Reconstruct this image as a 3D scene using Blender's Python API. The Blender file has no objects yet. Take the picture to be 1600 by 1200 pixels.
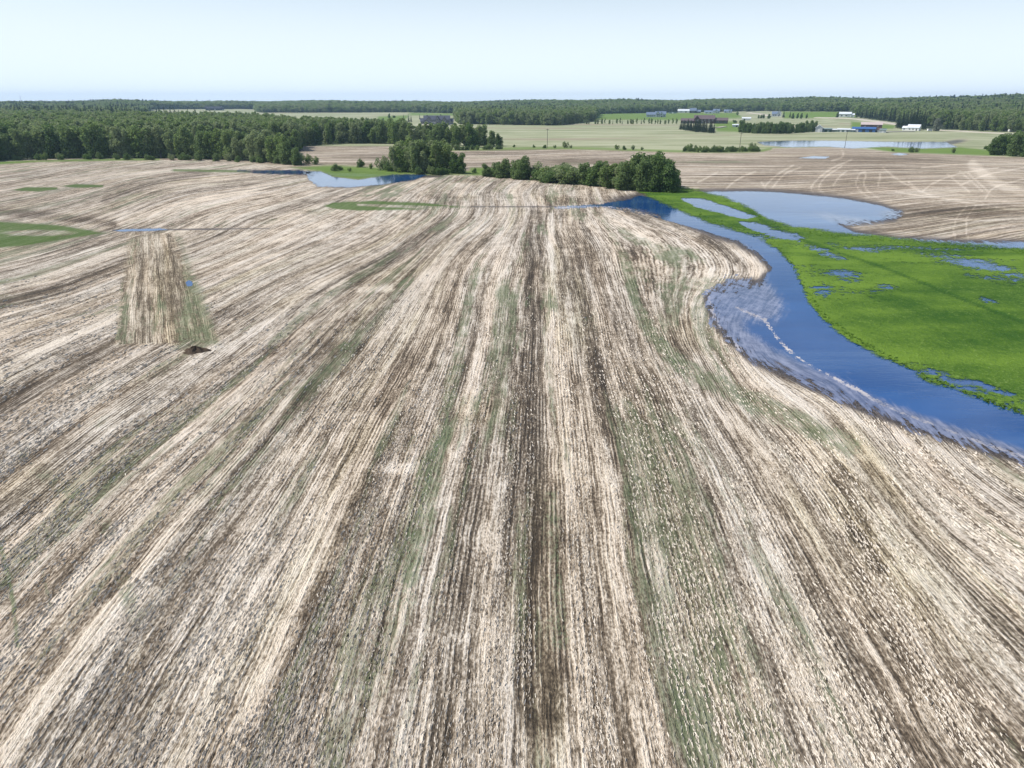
import bpy, math, random
import numpy as np
from mathutils import Vector, Matrix
R = math.radians
rng = np.random.default_rng(7)
random.seed(7)
sc = bpy.context.scene
COL = sc.collection

# ---------------------------------------------------------------- camera
F, CX, CY, PW = 1081.0, 800.0, 600.0, 1600.0      # lens in photo pixels
CAMH, YH = 32.0, 157.0                            # height of the eye, eye level in the picture
PITCH = math.atan((CY - YH) / F)
cam_d = bpy.data.cameras.new('camera'); cam = bpy.data.objects.new('camera', cam_d); COL.objects.link(cam)
cam.location = (0, 0, CAMH); cam.rotation_euler = (math.pi / 2 - PITCH, 0, 0)
cam_d.sensor_width = 36; cam_d.lens = 36 * F / PW
cam_d.clip_start = 0.5; cam_d.clip_end = 30000
sc.camera = cam

# ---------------------------------------------------------------- light
SUN_EL, SUN_AZ = R(52), R(-84)                    # azimuth from +Y towards +X
wd = bpy.data.worlds.new("World"); sc.world = wd; wd.use_nodes = True
wn = wd.node_tree.nodes; wl = wd.node_tree.links
sky = wn.new('ShaderNodeTexSky'); sky.sky_type = 'NISHITA'; sky.sun_disc = False
sky.sun_elevation = SUN_EL; sky.sun_rotation = SUN_AZ
sky.air_density = 1.0; sky.dust_density = 1.2; sky.ozone_density = 1.5
bg = wn['Background']; bg.inputs[1].default_value = 0.125
# thin bright cloud and mist low over the horizon, blue overhead
tc = wn.new('ShaderNodeTexCoord'); sxyz = wn.new('ShaderNodeSeparateXYZ'); wl.new(tc.outputs['Generated'], sxyz.inputs[0])
cn = wn.new('ShaderNodeTexNoise'); cn.inputs['Scale'].default_value = 3.2; cn.inputs['Detail'].default_value = 7; cn.inputs['Roughness'].default_value = .6
cm_ = wn.new('ShaderNodeMapping'); cm_.inputs['Scale'].default_value = (1, 1, 3.5); wl.new(tc.outputs['Generated'], cm_.inputs[0]); wl.new(cm_.outputs[0], cn.inputs['Vector'])
ca = wn.new('ShaderNodeMapRange'); ca.interpolation_type = 'SMOOTHSTEP'; ca.inputs['From Min'].default_value = .50; ca.inputs['From Max'].default_value = .78; ca.inputs['To Max'].default_value = .55; wl.new(cn.outputs[0], ca.inputs['Value'])
lo = wn.new('ShaderNodeMapRange'); lo.interpolation_type = 'SMOOTHSTEP'; lo.inputs['From Min'].default_value = .24; lo.inputs['From Max'].default_value = .02; wl.new(sxyz.outputs[2], lo.inputs['Value'])
mxf = wn.new('ShaderNodeMath'); mxf.operation = 'MAXIMUM'; wl.new(ca.outputs[0], mxf.inputs[0]); wl.new(lo.outputs[0], mxf.inputs[1])
wm = wn.new('ShaderNodeMix'); wm.data_type = 'RGBA'; wl.new(mxf.outputs[0], wm.inputs[0]); wl.new(sky.outputs[0], wm.inputs[6]); wm.inputs[7].default_value = (7.3, 8.3, 9.3, 1)
wl.new(wm.outputs[2], bg.inputs[0])
sun_d = bpy.data.lights.new('sun', 'SUN'); sun_d.energy = 4.6; sun_d.angle = R(0.55); sun_d.color = (1.0, .95, .88)
sun = bpy.data.objects.new('sun', sun_d); COL.objects.link(sun)
sdir = Vector((math.sin(SUN_AZ) * math.cos(SUN_EL), math.cos(SUN_AZ) * math.cos(SUN_EL), math.sin(SUN_EL)))
sun.rotation_euler = sdir.to_track_quat('Z', 'Y').to_euler(); sun.location = (0, 0, 200)
vs = sc.view_settings
vs.view_transform = 'Standard'; vs.look = 'None'; vs.exposure = 0.0; vs.gamma = 1
sc.cycles.volume_bounces = 1; sc.cycles.max_bounces = 6; sc.cycles.transparent_max_bounces = 12
sc.cycles.diffuse_bounces = 2

# ---------------------------------------------------------------- terrain and projection
cp, sp_ = math.cos(PITCH), math.sin(PITCH)
def smooth(a, b, x):
    t = np.clip((np.asarray(x, float) - a) / (b - a), 0, 1); return t * t * (3 - 2 * t)
def H(x, y):
    x = np.asarray(x, float); y = np.asarray(y, float)
    r = np.hypot(x, y); az = x / np.maximum(y, 1.0)
    A = np.interp(az, [-.8, -.1, .06, .18, .36, .55, .75, 1.2], [8, 8, 9.5, 16.0, 19, 22, 25, 28]) + 2.5 * np.sin(az * 21) + 1.6 * np.sin(az * 47 + 1)
    r0 = np.interp(az, [-.5, .3, .45], [1800, 1700, 880])
    h = A * smooth(0, 1, (r - r0) / (3000 - r0))
    h = h + (np.sin(x * .0042 + 1.3) + np.sin(x * .0101 + y * .002) * .6 + np.sin(y * .0055 + .4) * .6) * 1.5 * smooth(1900, 2700, r)
    return h
def ground_at(px, py):
    """the point of the ground that the photograph shows at a pixel"""
    d = np.array([(px - CX) / F, cp + (CY - py) / F * sp_, -sp_ + (CY - py) / F * cp])
    t0 = -CAMH / min(d[2], -1e-4)
    if t0 * math.hypot(d[0], d[1]) < 870: return d[0] * t0, d[1] * t0, 0.0
    ts = np.linspace(700, 7000, 4000)
    z = CAMH + d[2] * ts; g = H(d[0] * ts, d[1] * ts)
    k = np.argmax(z <= g)
    if not (z <= g).any(): k = len(ts) - 1
    t = ts[k]
    return d[0] * t, d[1] * t, float(H(d[0] * t, d[1] * t))
def project(x, y, z):
    dz = z - CAMH
    dep = y * cp - dz * sp_; up = y * sp_ + dz * cp
    dep = np.maximum(dep, 1e-3)
    return CX + x / dep * F, CY - up / dep * F
def ppm(x, y, z=0):                                # photo pixels per metre there
    return F / (y * cp - (z - CAMH) * sp_)

def mesh_np(name, V, Q, mat, parent=None, smooth_=False, attrs=None, mats=None, midx=None):
    me = bpy.data.meshes.new(name)
    V = np.asarray(V, np.float32); Q = np.asarray(Q, np.int32)
    n = Q.shape[1]
    me.vertices.add(len(V)); me.vertices.foreach_set('co', V.ravel())
    me.loops.add(Q.size); me.loops.foreach_set('vertex_index', Q.ravel())
    me.polygons.add(len(Q)); me.polygons.foreach_set('loop_start', np.arange(0, Q.size, n, dtype=np.int32))
    me.polygons.foreach_set('use_smooth', np.full(len(Q), smooth_))
    for k, (a, dom) in (attrs or {}).items():
        a = np.asarray(a, np.float32)
        if a.ndim == 1:
            at = me.attributes.new(k, 'FLOAT', dom); at.data.foreach_set('value', a)
        else:
            at = me.attributes.new(k, 'FLOAT_VECTOR', dom); at.data.foreach_set('vector', a.ravel())
    for m in (mats or ([mat] if mat else [])): me.materials.append(m)
    if midx is not None: me.polygons.foreach_set('material_index', np.asarray(midx, np.int32))
    me.update(calc_edges=True)
    o = bpy.data.objects.new(name, me); COL.objects.link(o)
    if parent: o.parent = parent
    return o
def tag(o, label=None, cat=None, group=None, kind=None):
    if label: o['label'] = label
    if cat: o['category'] = cat
    if group: o['group'] = group
    if kind: o['kind'] = kind
    return o
def empty(name, loc, rz=0, scale=1.0):
    o = bpy.data.objects.new(name, None); COL.objects.link(o); o.location = loc; o.rotation_euler = (0, 0, rz)
    o.scale = (scale,) * 3 if np.isscalar(scale) else scale
    o.empty_display_size = .5
    return o
def copy_tree(o, parent=None):
    c = o.copy(); COL.objects.link(c); c.parent = parent
    for ch in o.children: copy_tree(ch, c)
    return c

# ---------------------------------------------------------------- node helper
class NT:
    def __init__(s, name):
        s.m = bpy.data.materials.new(name); s.m.use_nodes = True
        s.t = s.m.node_tree; s.n = s.t.nodes; s.l = s.t.links
        s.bsdf = s.n['Principled BSDF']; s.out = s.n['Material Output']
    def put(s, sock, v):
        if hasattr(v, 'is_linked') or isinstance(v, bpy.types.NodeSocket): s.l.new(v, sock)
        else:
            if sock.type == 'RGBA' and len(v) == 3: v = (*v, 1)
            sock.default_value = v
    def node(s, t, ins=None, **kw):
        n = s.n.new(t)
        for k, v in kw.items(): setattr(n, k, v)
        for k, v in (ins or {}).items(): s.put(n.inputs[k], v)
        return n
    def math(s, op, a, b=0.0, c=None, clamp=False):
        n = s.n.new('ShaderNodeMath'); n.operation = op; n.use_clamp = clamp
        s.put(n.inputs[0], a); s.put(n.inputs[1], b)
        if c is not None: s.put(n.inputs[2], c)
        return n.outputs[0]
    def add(s, *a):
        r = a[0]
        for x in a[1:]: r = s.math('ADD', r, x)
        return r
    def mul(s, a, b): return s.math('MULTIPLY', a, b)
    def attr(s, name, out='Fac'):
        n = s.n.new('ShaderNodeAttribute'); n.attribute_name = name; return n.outputs[out]
    def scale(s, v, sc_):
        n = s.n.new('ShaderNodeVectorMath'); n.operation = 'MULTIPLY'; s.put(n.inputs[0], v); n.inputs[1].default_value = sc_; return n.outputs[0]
    def vadd(s, v, w):
        n = s.n.new('ShaderNodeVectorMath'); n.operation = 'ADD'; s.put(n.inputs[0], v); s.put(n.inputs[1], w); return n.outputs[0]
    def noise(s, v, sc_=(1, 1, 1), detail=2, rough=.5, off=0.0):
        n = s.n.new('ShaderNodeTexNoise'); n.inputs['Scale'].default_value = 1; n.inputs['Detail'].default_value = detail
        n.inputs['Roughness'].default_value = rough
        v = s.scale(v, sc_)
        if off: v = s.vadd(v, (off, off * 1.7, off * .6))
        s.l.new(v, n.inputs['Vector']); return n.outputs['Fac']
    def c(s, f):                                   # noise to about -1..1
        return s.math('MULTIPLY_ADD', f, 4.0, -2.0)
    def ramp(s, f, a, b):
        n = s.n.new('ShaderNodeMapRange'); n.interpolation_type = 'SMOOTHSTEP'
        s.put(n.inputs['Value'], f); n.inputs['From Min'].default_value = a; n.inputs['From Max'].default_value = b
        return n.outputs[0]
    def mix(s, f, a, b):
        n = s.n.new('ShaderNodeMix'); n.data_type = 'RGBA'
        s.put(n.inputs[0], f); s.put(n.inputs[6], a); s.put(n.inputs[7], b); return n.outputs[2]
    def pos(s): return s.n.new('ShaderNodeNewGeometry').outputs['Position']
    def bump(s, h, dist, strength=1.0):
        n = s.n.new('ShaderNodeBump'); n.inputs['Distance'].default_value = dist; n.inputs['Strength'].default_value = strength
        s.put(n.inputs['Height'], h); s.l.new(n.outputs[0], s.bsdf.inputs['Normal']); return n
    def set(s, **kw):
        names = dict(col='Base Color', rough='Roughness', spec='Specular IOR Level', ior='IOR', metal='Metallic', alpha='Alpha')
        for k, v in kw.items(): s.put(s.bsdf.inputs[names[k]], v)
        return s
def plain(name, col, rough=.7, var=.15, sc_=.8, spec=.3):
    t = NT(name); n = t.noise(t.pos(), (sc_,) * 3, 3, .6)
    a = tuple(c * (1 - var) for c in col); b = tuple(min(c * (1 + var), 1) for c in col)
    t.set(col=t.mix(n, a, b), rough=rough, spec=spec); return t.m

# ---------------------------------------------------------------- shapes on the land, given where the photograph shows them
def sdist(px, py, poly):
    """signed distance in photo pixels, positive inside"""
    P = np.array(poly, float); n = len(P)
    d = np.full(px.shape, 1e9); ins = np.zeros(px.shape, bool)
    for i in range(n):
        ax, ay = P[i]; bx, by = P[(i + 1) % n]
        ex, ey = bx - ax, by - ay; L = ex * ex + ey * ey + 1e-9
        t = np.clip(((px - ax) * ex + (py - ay) * ey) / L, 0, 1)
        d = np.minimum(d, np.hypot(px - ax - t * ex, (py - ay - t * ey)))
        c_ = (ay > py) != (by > py)
        with np.errstate(divide='ignore', invalid='ignore'):
            xi = (bx - ax) * (py - ay) / (by - ay + 1e-12) + ax
        ins ^= c_ & (px < xi)
    return np.where(ins, d, -d)
def pline(px, py, pts, w0, w1=None):
    """soft band along a polyline: 1 on it, 0 beyond its width"""
    w1 = w0 if w1 is None else w1
    P = np.array(pts, float); best = np.full(px.shape, 0.0)
    if len(P) > 2:
        for _ in range(2):
            Qp = np.empty((2 * len(P), 2)); Qp[0] = P[0]; Qp[-1] = P[-1]
            Qp[1:-1:2] = .75 * P[:-1] + .25 * P[1:]; Qp[2:-1:2] = .25 * P[:-1] + .75 * P[1:]; P = Qp
    n = len(P) - 1
    for i in range(n):
        ax, ay = P[i]; bx, by = P[i + 1]; ex, ey = bx - ax, by - ay
        t = np.clip(((px - ax) * ex + (py - ay) * ey) / (ex * ex + ey * ey + 1e-9), 0, 1)
        w = w0 + (w1 - w0) * (i + t) / n
        best = np.maximum(best, 1 - np.hypot(px - ax - t * ex, py - ay - t * ey) / w)
    return smooth(0, .7, best)
def blob(px, py, cx, cy, rx, ry, a=0.0):
    ca, sa = math.cos(R(a)), math.sin(R(a)); dx, dy = px - cx, py - cy
    return smooth(0, .8, 1 - np.hypot((dx * ca + dy * sa) / rx, (-dx * sa + dy * ca) / ry))

SR = [(985, 311), (1000, 305), (1030, 312), (1075, 331), (1110, 346), (1150, 357), (1190, 371), (1215, 386), (1235, 410), (1250, 440), (1265, 470),
      (1290, 500), (1330, 530), (1375, 555), (1420, 575), (1450, 595), (1500, 612), (1560, 635), (1600, 648), (1850, 728), (2100, 806), (2500, 915), (2900, 990), (3400, 1010)]
SL = [(3500, 1090), (2950, 1080), (2500, 1015), (2100, 895), (1850, 800), (1600, 722), (1500, 690), (1420, 666), (1330, 632), (1240, 592), (1175, 562), (1140, 532), (1115, 500), (1105, 465), (1140, 442),
      (1190, 440), (1207, 420), (1185, 397), (1150, 377), (1100, 361), (1040, 344), (985, 328), (940, 323), (870, 326), (862, 324), (940, 319)]
STREAM = SR + SL
SLOUGH = [(1095, 300), (1180, 299), (1260, 304), (1320, 311), (1370, 320), (1407, 332), (1397, 342), (1350, 347), (1310, 351), (1335, 363), (1400, 373),
          (1480, 377), (1600, 379), (1850, 386), (2100, 392), (2500, 398), (2500, 418), (2100, 410), (1850, 401), (1600, 393), (1500, 386), (1400, 378), (1300, 368), (1240, 361), (1195, 347), (1165, 329), (1130, 313)]
MARSH = [(1000, 297), (1060, 296), (1092, 301), (1130, 312), (1168, 327), (1197, 345), (1240, 359), (1300, 366), (1400, 376), (1500, 384), (1600, 391), (1850, 399), (2100, 408), (2500, 416), (2900, 440), (3300, 520), (3500, 700), (3500, 900)] + SR[::-1][:-2] 
INNER = [(1063, 310), (1100, 311), (1140, 324), (1182, 339), (1165, 343), (1120, 332), (1085, 323)]
CHAN = [(1150, 345), (1190, 352), (1240, 371), (1252, 378), (1215, 371), (1180, 362)]
POND1 = [(478, 268), (500, 268), (522, 277), (560, 281), (588, 277), (615, 273), (668, 273), (648, 281), (600, 288), (540, 293), (497, 291), (482, 280)]
POND2 = [(372, 267.5), (420, 266.3), (470, 266), (484, 270.5), (445, 272), (405, 270.3)]
POND3 = [(1183, 222), (1230, 220), (1300, 220), (1400, 222), (1478, 222), (1496, 230), (1440, 232), (1385, 229), (1332, 232), (1290, 229), (1230, 230), (1195, 227)]
POND4 = [(1248, 247), (1270, 244), (1296, 245), (1290, 248)]
POND5 = [(1392, 241), (1405, 239), (1420, 241), (1405, 243)]
GRASS1 = [(455, 262), (520, 258), (600, 262), (700, 266), (800, 270), (790, 274), (690, 273), (625, 273), (588, 277), (560, 281), (522, 277), (500, 268)]
GRASS2 = [(503, 322), (520, 316), (580, 313), (660, 316), (735, 324), (650, 328), (560, 330), (520, 327)]
GRASS3 = [(-260, 340), (0, 345), (90, 350), (150, 360), (175, 364), (110, 374), (50, 384), (0, 389), (-260, 412)]
GRASS4 = [(12, 298), (40, 292), (88, 292), (95, 296), (60, 300)]
GRASS5 = [(88, 291), (120, 287), (165, 289), (160, 293), (120, 294)]
FAN = [(200, 364), (268, 362), (345, 535), (178, 541)]
FENCE = np.array([(-900, 262), (0, 251), (470, 228), (640, 229), (690, 234), (740, 233.5), (850, 231.5), (900, 231.5), (1000, 234.5), (1070, 237), (1185, 237),
                  (1205, 232), (1290, 228.5), (1340, 232.5), (1400, 238), (1550, 244), (2500, 285)], float)
NEAR_EDGE = np.array([(-900, 262), (0, 251), (150, 248), (350, 251), (455, 262), (700, 271), (760, 276), (860, 285), (980, 297), (1010, 305), (1075, 320), (1130, 338), (1200, 355),
                      (1240, 372), (1500, 382), (2500, 420)], float)
FOREST = np.array([(-900, 181), (225, 181), (232, 171), (400, 170), (405, 176), (640, 175.5), (712, 177), (718, 194), (870, 196), (925, 190), (934, 178), (1040, 176), (1200, 173.5),
                   (1335, 174.5), (1341, 183.5), (1400, 191.5), (1450, 201.5), (1600, 206), (2500, 232)], float)
WOOD1 = [(-900, 268), (-300, 256), (0, 249), (150, 246.5), (350, 249), (455, 254), (478, 250), (466, 227), (560, 223.5), (640, 225), (640, 219), (556, 217), (540, 208),
         (470, 206), (400, 200), (230, 196), (180, 180), (0, 176), (-900, 176)]
def in_forest(px, py, r):
    f = py < np.interp(px, FOREST[:, 0], FOREST[:, 1])
    return f | (r > 2650) | (sdist(px, py, WOOD1) > 0)

# row coordinate: rows run away from the camera and bend round the water; straight fan plus a smooth bend through guide rows
VPX = 845.0
GUIDES = [(-.814, [(240, 900), (330, 790), (492, 590), (540, 540), (600, 470), (640, 430), (712, 360), (765, 310)]),
          (-1.15, [(160, 752), (320, 625), (425, 540), (562, 435), (640, 387), (700, 340), (735, 285)]),
          (-1.76, [(-60, 675), (0, 638), (170, 540), (290, 478), (400, 425)]),
          (-2.4, [(-300, 640), (200, 430), (400, 350), (525, 305)]),
          (-2.6, [(0, 472), (87, 452), (150, 427), (330, 365)]),
          (-3.3, [(262, 327), (400, 297), (0, 412)]), (-4.4, [(162, 312), (250, 284), (390, 268), (0, 355)]), (-9, [(-300, 290), (0, 265)]),
          (-.3, [(560, 1100), (720, 560), (765, 400), (795, 300)]), (-.5, [(350, 1150), (640, 560), (712, 400), (762, 310)]),
          (0, [(845, 1100), (845, 700), (846, 500), (848, 400), (845, 300)]),
          (.15, [(960, 950), (905, 560), (888, 430), (870, 330)]),
          (.30, [(1130, 1100), (995, 650), (950, 500), (938, 460), (921, 415), (896, 347)]),
          (.45, [(1260, 1080), (1095, 700), (1062, 640), (1015, 540), (992, 465), (977, 402), (937, 350)]),
          (.62, [(1400, 1050), (1300, 890), (1170, 680), (1112, 580), (1080, 520), (1075, 470), (1088, 430), (1083, 400), (1058, 375), (1018, 350), (978, 331)]),
          (.78, [(1530, 1050), (1210, 640), (1150, 572), (1124, 520), (1132, 480), (1160, 450), (1174, 425), (1155, 395), (1120, 368), (1060, 345), (1000, 326)]),
          (1.02, [(1600, 897), (1300, 603), (1200, 545), (1700, 990)]), (1.7, [(1900, 780), (1600, 640)])]
def warp_xy(px, py): return px / 170.0, np.log(np.maximum(py - YH, 12)) * 3.2
gx, gy, gd = [], [], []
for c_, pts in GUIDES:
    for (a, b) in pts:
        gx.append(a); gy.append(b); gd.append(c_ - (a - VPX) / (b - YH))
gx, gy, gd = map(np.array, (gx, gy, gd))
GX, GY = warp_xy(gx, gy)
def kern(r2): return np.sqrt(r2 + .25)
K = kern((GX[:, None] - GX[None]) ** 2 + (GY[:, None] - GY[None]) ** 2)
GW = np.linalg.solve(K + np.eye(len(GX)) * -.02, gd)
def row_u(px, py):
    X, Y = warp_xy(px, py); s = np.zeros(px.shape)
    for i in range(len(GX)): s += GW[i] * kern((X - GX[i]) ** 2 + (Y - GY[i]) ** 2)
    return (s + (px - VPX) / np.maximum(py - YH, 1)) * CAMH / cp

class Grid:
    """a patch of ground whose mesh is finer where the camera is nearer"""
    def __init__(s, pxs, pys, z=0.0):
        ok = [y for y in pys]
        dys = []
        for y in ok:
            d2 = -sp_ + (CY - y) / F * cp
            dys.append((cp + (CY - y) / F * sp_) * CAMH / -d2)
        Y = np.array(dys); dep = Y * cp + CAMH * sp_
        X = (np.array(pxs)[None, :] - CX) / F * dep[:, None]
        Y = np.repeat(Y[:, None], len(pxs), 1)
        s.x, s.y = X, Y; s.z = H(X, Y); s.px, s.py = project(X, Y, s.z); s.z = s.z + z
    def build(s, name, mat, keep, attrs):
        n, m = s.x.shape
        idx = np.arange(n * m).reshape(n, m)
        Q = np.stack([idx[:-1, :-1], idx[:-1, 1:], idx[1:, 1:], idx[1:, :-1]], -1).reshape(-1, 4)
        if keep is not None:
            k = keep.ravel(); Q = Q[k[Q].any(1)]
        used, inv = np.unique(Q, return_inverse=True)
        V = np.stack([s.x, s.y, s.z], -1).reshape(-1, 3)[used]
        at = {k: (a.reshape(n * m, -1)[used].squeeze(-1) if a.ndim == 2 else a.reshape(n * m, 3)[used], 'POINT') for k, a in attrs.items()}
        return mesh_np(name, V, inv.reshape(-1, 4), mat, smooth_=True, attrs=at)

def coords(px, py, x, y):
    """(across rows, along rows) in metres, and which field it is"""
    u = row_u(px, py); v = y.copy()
    far = py < np.interp(px, NEAR_EDGE[:, 0], NEAR_EDGE[:, 1])
    uf = y + 22 * np.sin(x * .014 + 1 + y * .004) + 9 * np.sin(x * .04 - y * .01) + .05 * np.maximum(x - 130, 0)
    z = np.zeros_like(u)
    fan = np.clip(sdist(px, py, FAN), -30, 30)
    u2 = (px - 235) / np.maximum(py - YH, 1) * CAMH / cp
    return np.stack([u, v, z], -1), far, fan, np.stack([uf, x, z], -1), np.stack([u2, v, z], -1)

# ---------------------------------------------------------------- ground material
def ground_material():
    t = NT('ground_cover'); P = t.pos()
    def vmix(f, a, b):
        n = t.n.new('ShaderNodeMix'); n.data_type = 'VECTOR'; t.put(n.inputs[0], f); t.l.new(a, n.inputs[4]); t.l.new(b, n.inputs[5]); return n.outputs[1]
    fan = t.math('GREATER_THAN', t.add(t.attr('fan'), t.mul(t.c(t.noise(P, (.25, .25, 1), 5, .78, 2.)), 17.0), -4.0), 0.0)
    rc = vmix(fan, vmix(t.math('GREATER_THAN', t.attr('farf'), .5), t.attr('rc', 'Vector'), t.attr('rcf', 'Vector')), t.attr('rc2', 'Vector'))
    tone, green, wet, lime, mead, farf, floor, gold = (t.attr(a) for a in ('tone', 'green', 'wet', 'lime', 'mead', 'farf', 'floor', 'gold'))
    wob = t.node('ShaderNodeCombineXYZ', {0: t.mul(t.c(t.noise(P, (.2, .2, .2), 2)), .10)}).outputs[0]
    rcw = t.vadd(rc, wob)
    sx = t.node('ShaderNodeSeparateXYZ', {0: rcw})
    rows = t.math('SINE', t.mul(sx.outputs[0], 2 * math.pi / .36))
    rown = t.ramp(t.noise(rcw, (.5, .05, 1), 3, .6, 51.), .38, .62)
    clump = t.add(t.mul(t.c(t.noise(P, (2.2, 1.5, 3), 4, .8)), .8), t.mul(t.c(t.noise(rcw, (6.5, 3.0, 1), 2, .6, 5.)), 1.15))
    fine = t.c(t.noise(rcw, (3.4, .6, 1), 5, .78, 3.0))
    mid = t.c(t.noise(rcw, (1.1, .07, 1), 6, .74, 9.0))
    swath = t.c(t.noise(rc, (.30, .010, 1), 5, .68, 15.0))
    big = t.c(t.noise(rc, (.09, .009, 1), 2, .5, 21.0))
    patch = t.c(t.noise(P, (.05, .05, .05), 5, .7))
    patch2 = t.c(t.noise(P, (.45, .3, .5), 4, .7, 4.0))
    nearw = t.math('SUBTRACT', 1.0, t.mul(farf, .7))
    iso = t.math('SUBTRACT', 1.0, t.mul(farf, .65))
    tn = t.mul(tone, t.math('MULTIPLY_ADD', t.c(t.noise(rc, (.5, .03, 1), 4, .7, 61.)), .45, .8))
    thin = t.c(t.noise(rcw, (.95, .011, 1), 4, .7, 91.0))
    line = t.c(t.noise(rcw, (5.0, .16, 1), 3, .6, 131.0))
    s = t.add(t.mul(t.mul(rows, rown), t.mul(nearw, .34)), t.mul(clump, t.mul(iso, .54)), t.mul(fine, .55), t.mul(line, t.mul(nearw, .62)), t.mul(mid, .62), t.mul(thin, .70), t.mul(swath, .55), t.mul(big, .22), t.mul(patch, t.mul(iso, .28)), t.mul(patch2, t.mul(iso, .34)), t.mul(tn, .95), t.mul(farf, -.16), .20)
    s = t.add(t.mul(s, t.math('MULTIPLY_ADD', fan, -.22, 1.0)), t.mul(fan, -.05))
    fac = t.ramp(s, -1.4, 1.4)
    cr = t.node('ShaderNodeValToRGB', {0: fac}); e = cr.color_ramp.elements
    e[0].position = 0; e[0].color = (.052, .042, .032, 1); e[1].position = 1; e[1].color = (.80, .73, .63, 1)
    for p, c in ((.20, (.118, .094, .068, 1)), (.40, (.215, .175, .130, 1)), (.56, (.37, .315, .245, 1)), (.78, (.62, .55, .455, 1))):
        k = e.new(p); k.color = c
    col = cr.outputs[0]
    # tints: pinkish, greyish and yellowish straw
    tint = t.noise(rc, (.22, .02, 1), 3, .6, 31.0)
    col = t.mix(t.ramp(tint, .35, .75), col, t.node('ShaderNodeMix', {6: col, 7: (1.0, .955, .94, 1)}, data_type='RGBA', blend_type='MULTIPLY').outputs[2])
    oc = t.ramp(t.noise(rc, (.12, .012, 1), 4, .65, 81.), .54, .72)
    col = t.node('ShaderNodeMix', {0: t.mul(oc, .6), 6: col, 7: (.93, .95, .80, 1)}, data_type='RGBA', blend_type='MULTIPLY').outputs[2]
    mc = t.node('ShaderNodeMix', {0: t.mul(gold, .45), 6: col, 7: (.95, .88, .62, 1)}, data_type='RGBA', blend_type='MULTIPLY'); col = mc.outputs[2]
    cool = t.noise(rc, (.35, .014, 1), 4, .65, 121.)
    col = t.node('ShaderNodeMix', {0: 1.0, 6: col, 7: t.mix(t.ramp(cool, .38, .62), (1.0, .96, .905), (.965, .97, .975))}, data_type='RGBA', blend_type='MULTIPLY').outputs[2]
    # weeds between the rows
    wd = t.add(t.ramp(t.noise(rc, (.16, .010, 1), 4, .65, 101.), .50, .62), t.mul(t.ramp(t.noise(P, (.03, .03, 1), 4, .6, 17.), .5, .7), .6))
    wd = t.mul(t.ramp(t.add(wd, t.mul(t.c(t.noise(rcw, (1.8, .22, 1), 4, .75, 111.)), .5), t.mul(clump, .25)), .55, 1.4), t.math('MULTIPLY_ADD', farf, -.6, .72))
    col = t.mix(wd, col, t.mix(t.noise(P, (1.5, 1.5, 1.5), 3, .7), (.055, .08, .036), (.235, .285, .16)))
    gn = t.add(.12, t.mul(t.mul(green, t.math('MULTIPLY_ADD', t.c(t.noise(rc, (.6, .06, 1), 4, .7, 71.)), .3, 1.0)), 1.5), t.mul(t.c(t.noise(rcw, (1.6, .18, 1), 5, .75, 44.0)), .60), t.mul(clump, .5), t.mul(swath, .35), t.mul(t.c(t.noise(P, (.25, .5, 1), 4, .7, 33.)), .35), -.95)
    gv = t.noise(P, (1.2, 1.2, 1.2), 4, .7); gcol = t.mix(t.ramp(green, .8, 1.0), t.mix(gv, (.048, .075, .034), (.20, .26, .135)), t.mix(gv, (.022, .058, .012), (.12, .21, .035)))
    col = t.mix(t.mul(t.ramp(gn, -.2, .6), t.math('MULTIPLY_ADD', t.ramp(green, .8, 1.1), .25, .65)), col, gcol)
    # wet mud
    wcol = t.mix(t.ramp(t.add(clump, mid), -1, 1.6), (.028, .022, .02), (.19, .16, .145))
    wf = t.ramp(t.add(t.mul(wet, 1.35), t.mul(mid, .3), t.mul(clump, .2)), .35, 1.1)
    col = t.mix(wf, col, wcol)
    # far light-green hay land, bright meadow, wood floor
    hn = t.add(t.mul(t.c(t.noise(P, (.004, .03, 1), 5, .7)), .75), t.mul(t.c(t.noise(P, (.02, .12, 1), 4, .7, 5.)), .6))
    hay = t.mix(t.ramp(hn, -.8, .8), (.175, .205, .095), (.43, .43, .29))
    hay = t.mix(t.ramp(t.noise(P, (.003, .012, 1), 3, .6, 8.), .55, .72), hay, (.30, .25, .18))
    col = t.mix(lime, col, hay)
    md = t.mix(t.noise(P, (.03, .12, .1), 4, .65), (.075, .14, .025), (.19, .27, .06))
    col = t.mix(mead, col, md)
    col = t.mix(floor, col, (.03, .042, .018))
    h = t.mul(s, t.math('SUBTRACT', 1.0, t.math('MAXIMUM', lime, floor)))
    t.bump(h, .10, .8)
    t.set(col=col, rough=t.mix(wf, (.95, .95, .95), (.45, .45, .45)), spec=.15)
    return t.m
M_ground = ground_material()

# ---------------------------------------------------------------- ground sheet
def pyrows(y0, y1, st0, st1):
    out = [y0]
    while out[-1] > y1: out.append(out[-1] - (st0 + (st1 - st0) * (y0 - out[-1]) / (y0 - y1)))
    return out
pys = [5200, 3300, 2400, 1950, 1700, 1550] + pyrows(1450, 300, 4.5, 1.7)[0:] + pyrows(298, 172, 1.6, .5) + pyrows(171.5, 163.2, .35, .12)
pys = sorted(set(pys), reverse=True)
pxs = [-2600, -1500, -900, -600, -420] + list(np.arange(-300, 1000, 4.0)) + list(np.arange(1000, 1620, 2.5)) + list(np.arange(1620, 1905, 4.0)) + [2020, 2200, 2500, 3100, 4200]
g = Grid(pxs, pys)
px, py = g.px, g.py
rc, far, fan, rcf, rc2 = coords(px, py, g.x, g.y)
r = np.hypot(g.x, g.y)
lime = 1.0 * (py < np.interp(px, FENCE[:, 0], FENCE[:, 1]))
forest = in_forest(px, py, r)
B = lambda *a: blob(px, py, *a)
L = lambda pts, *w: pline(px, py, pts, *w)
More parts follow.
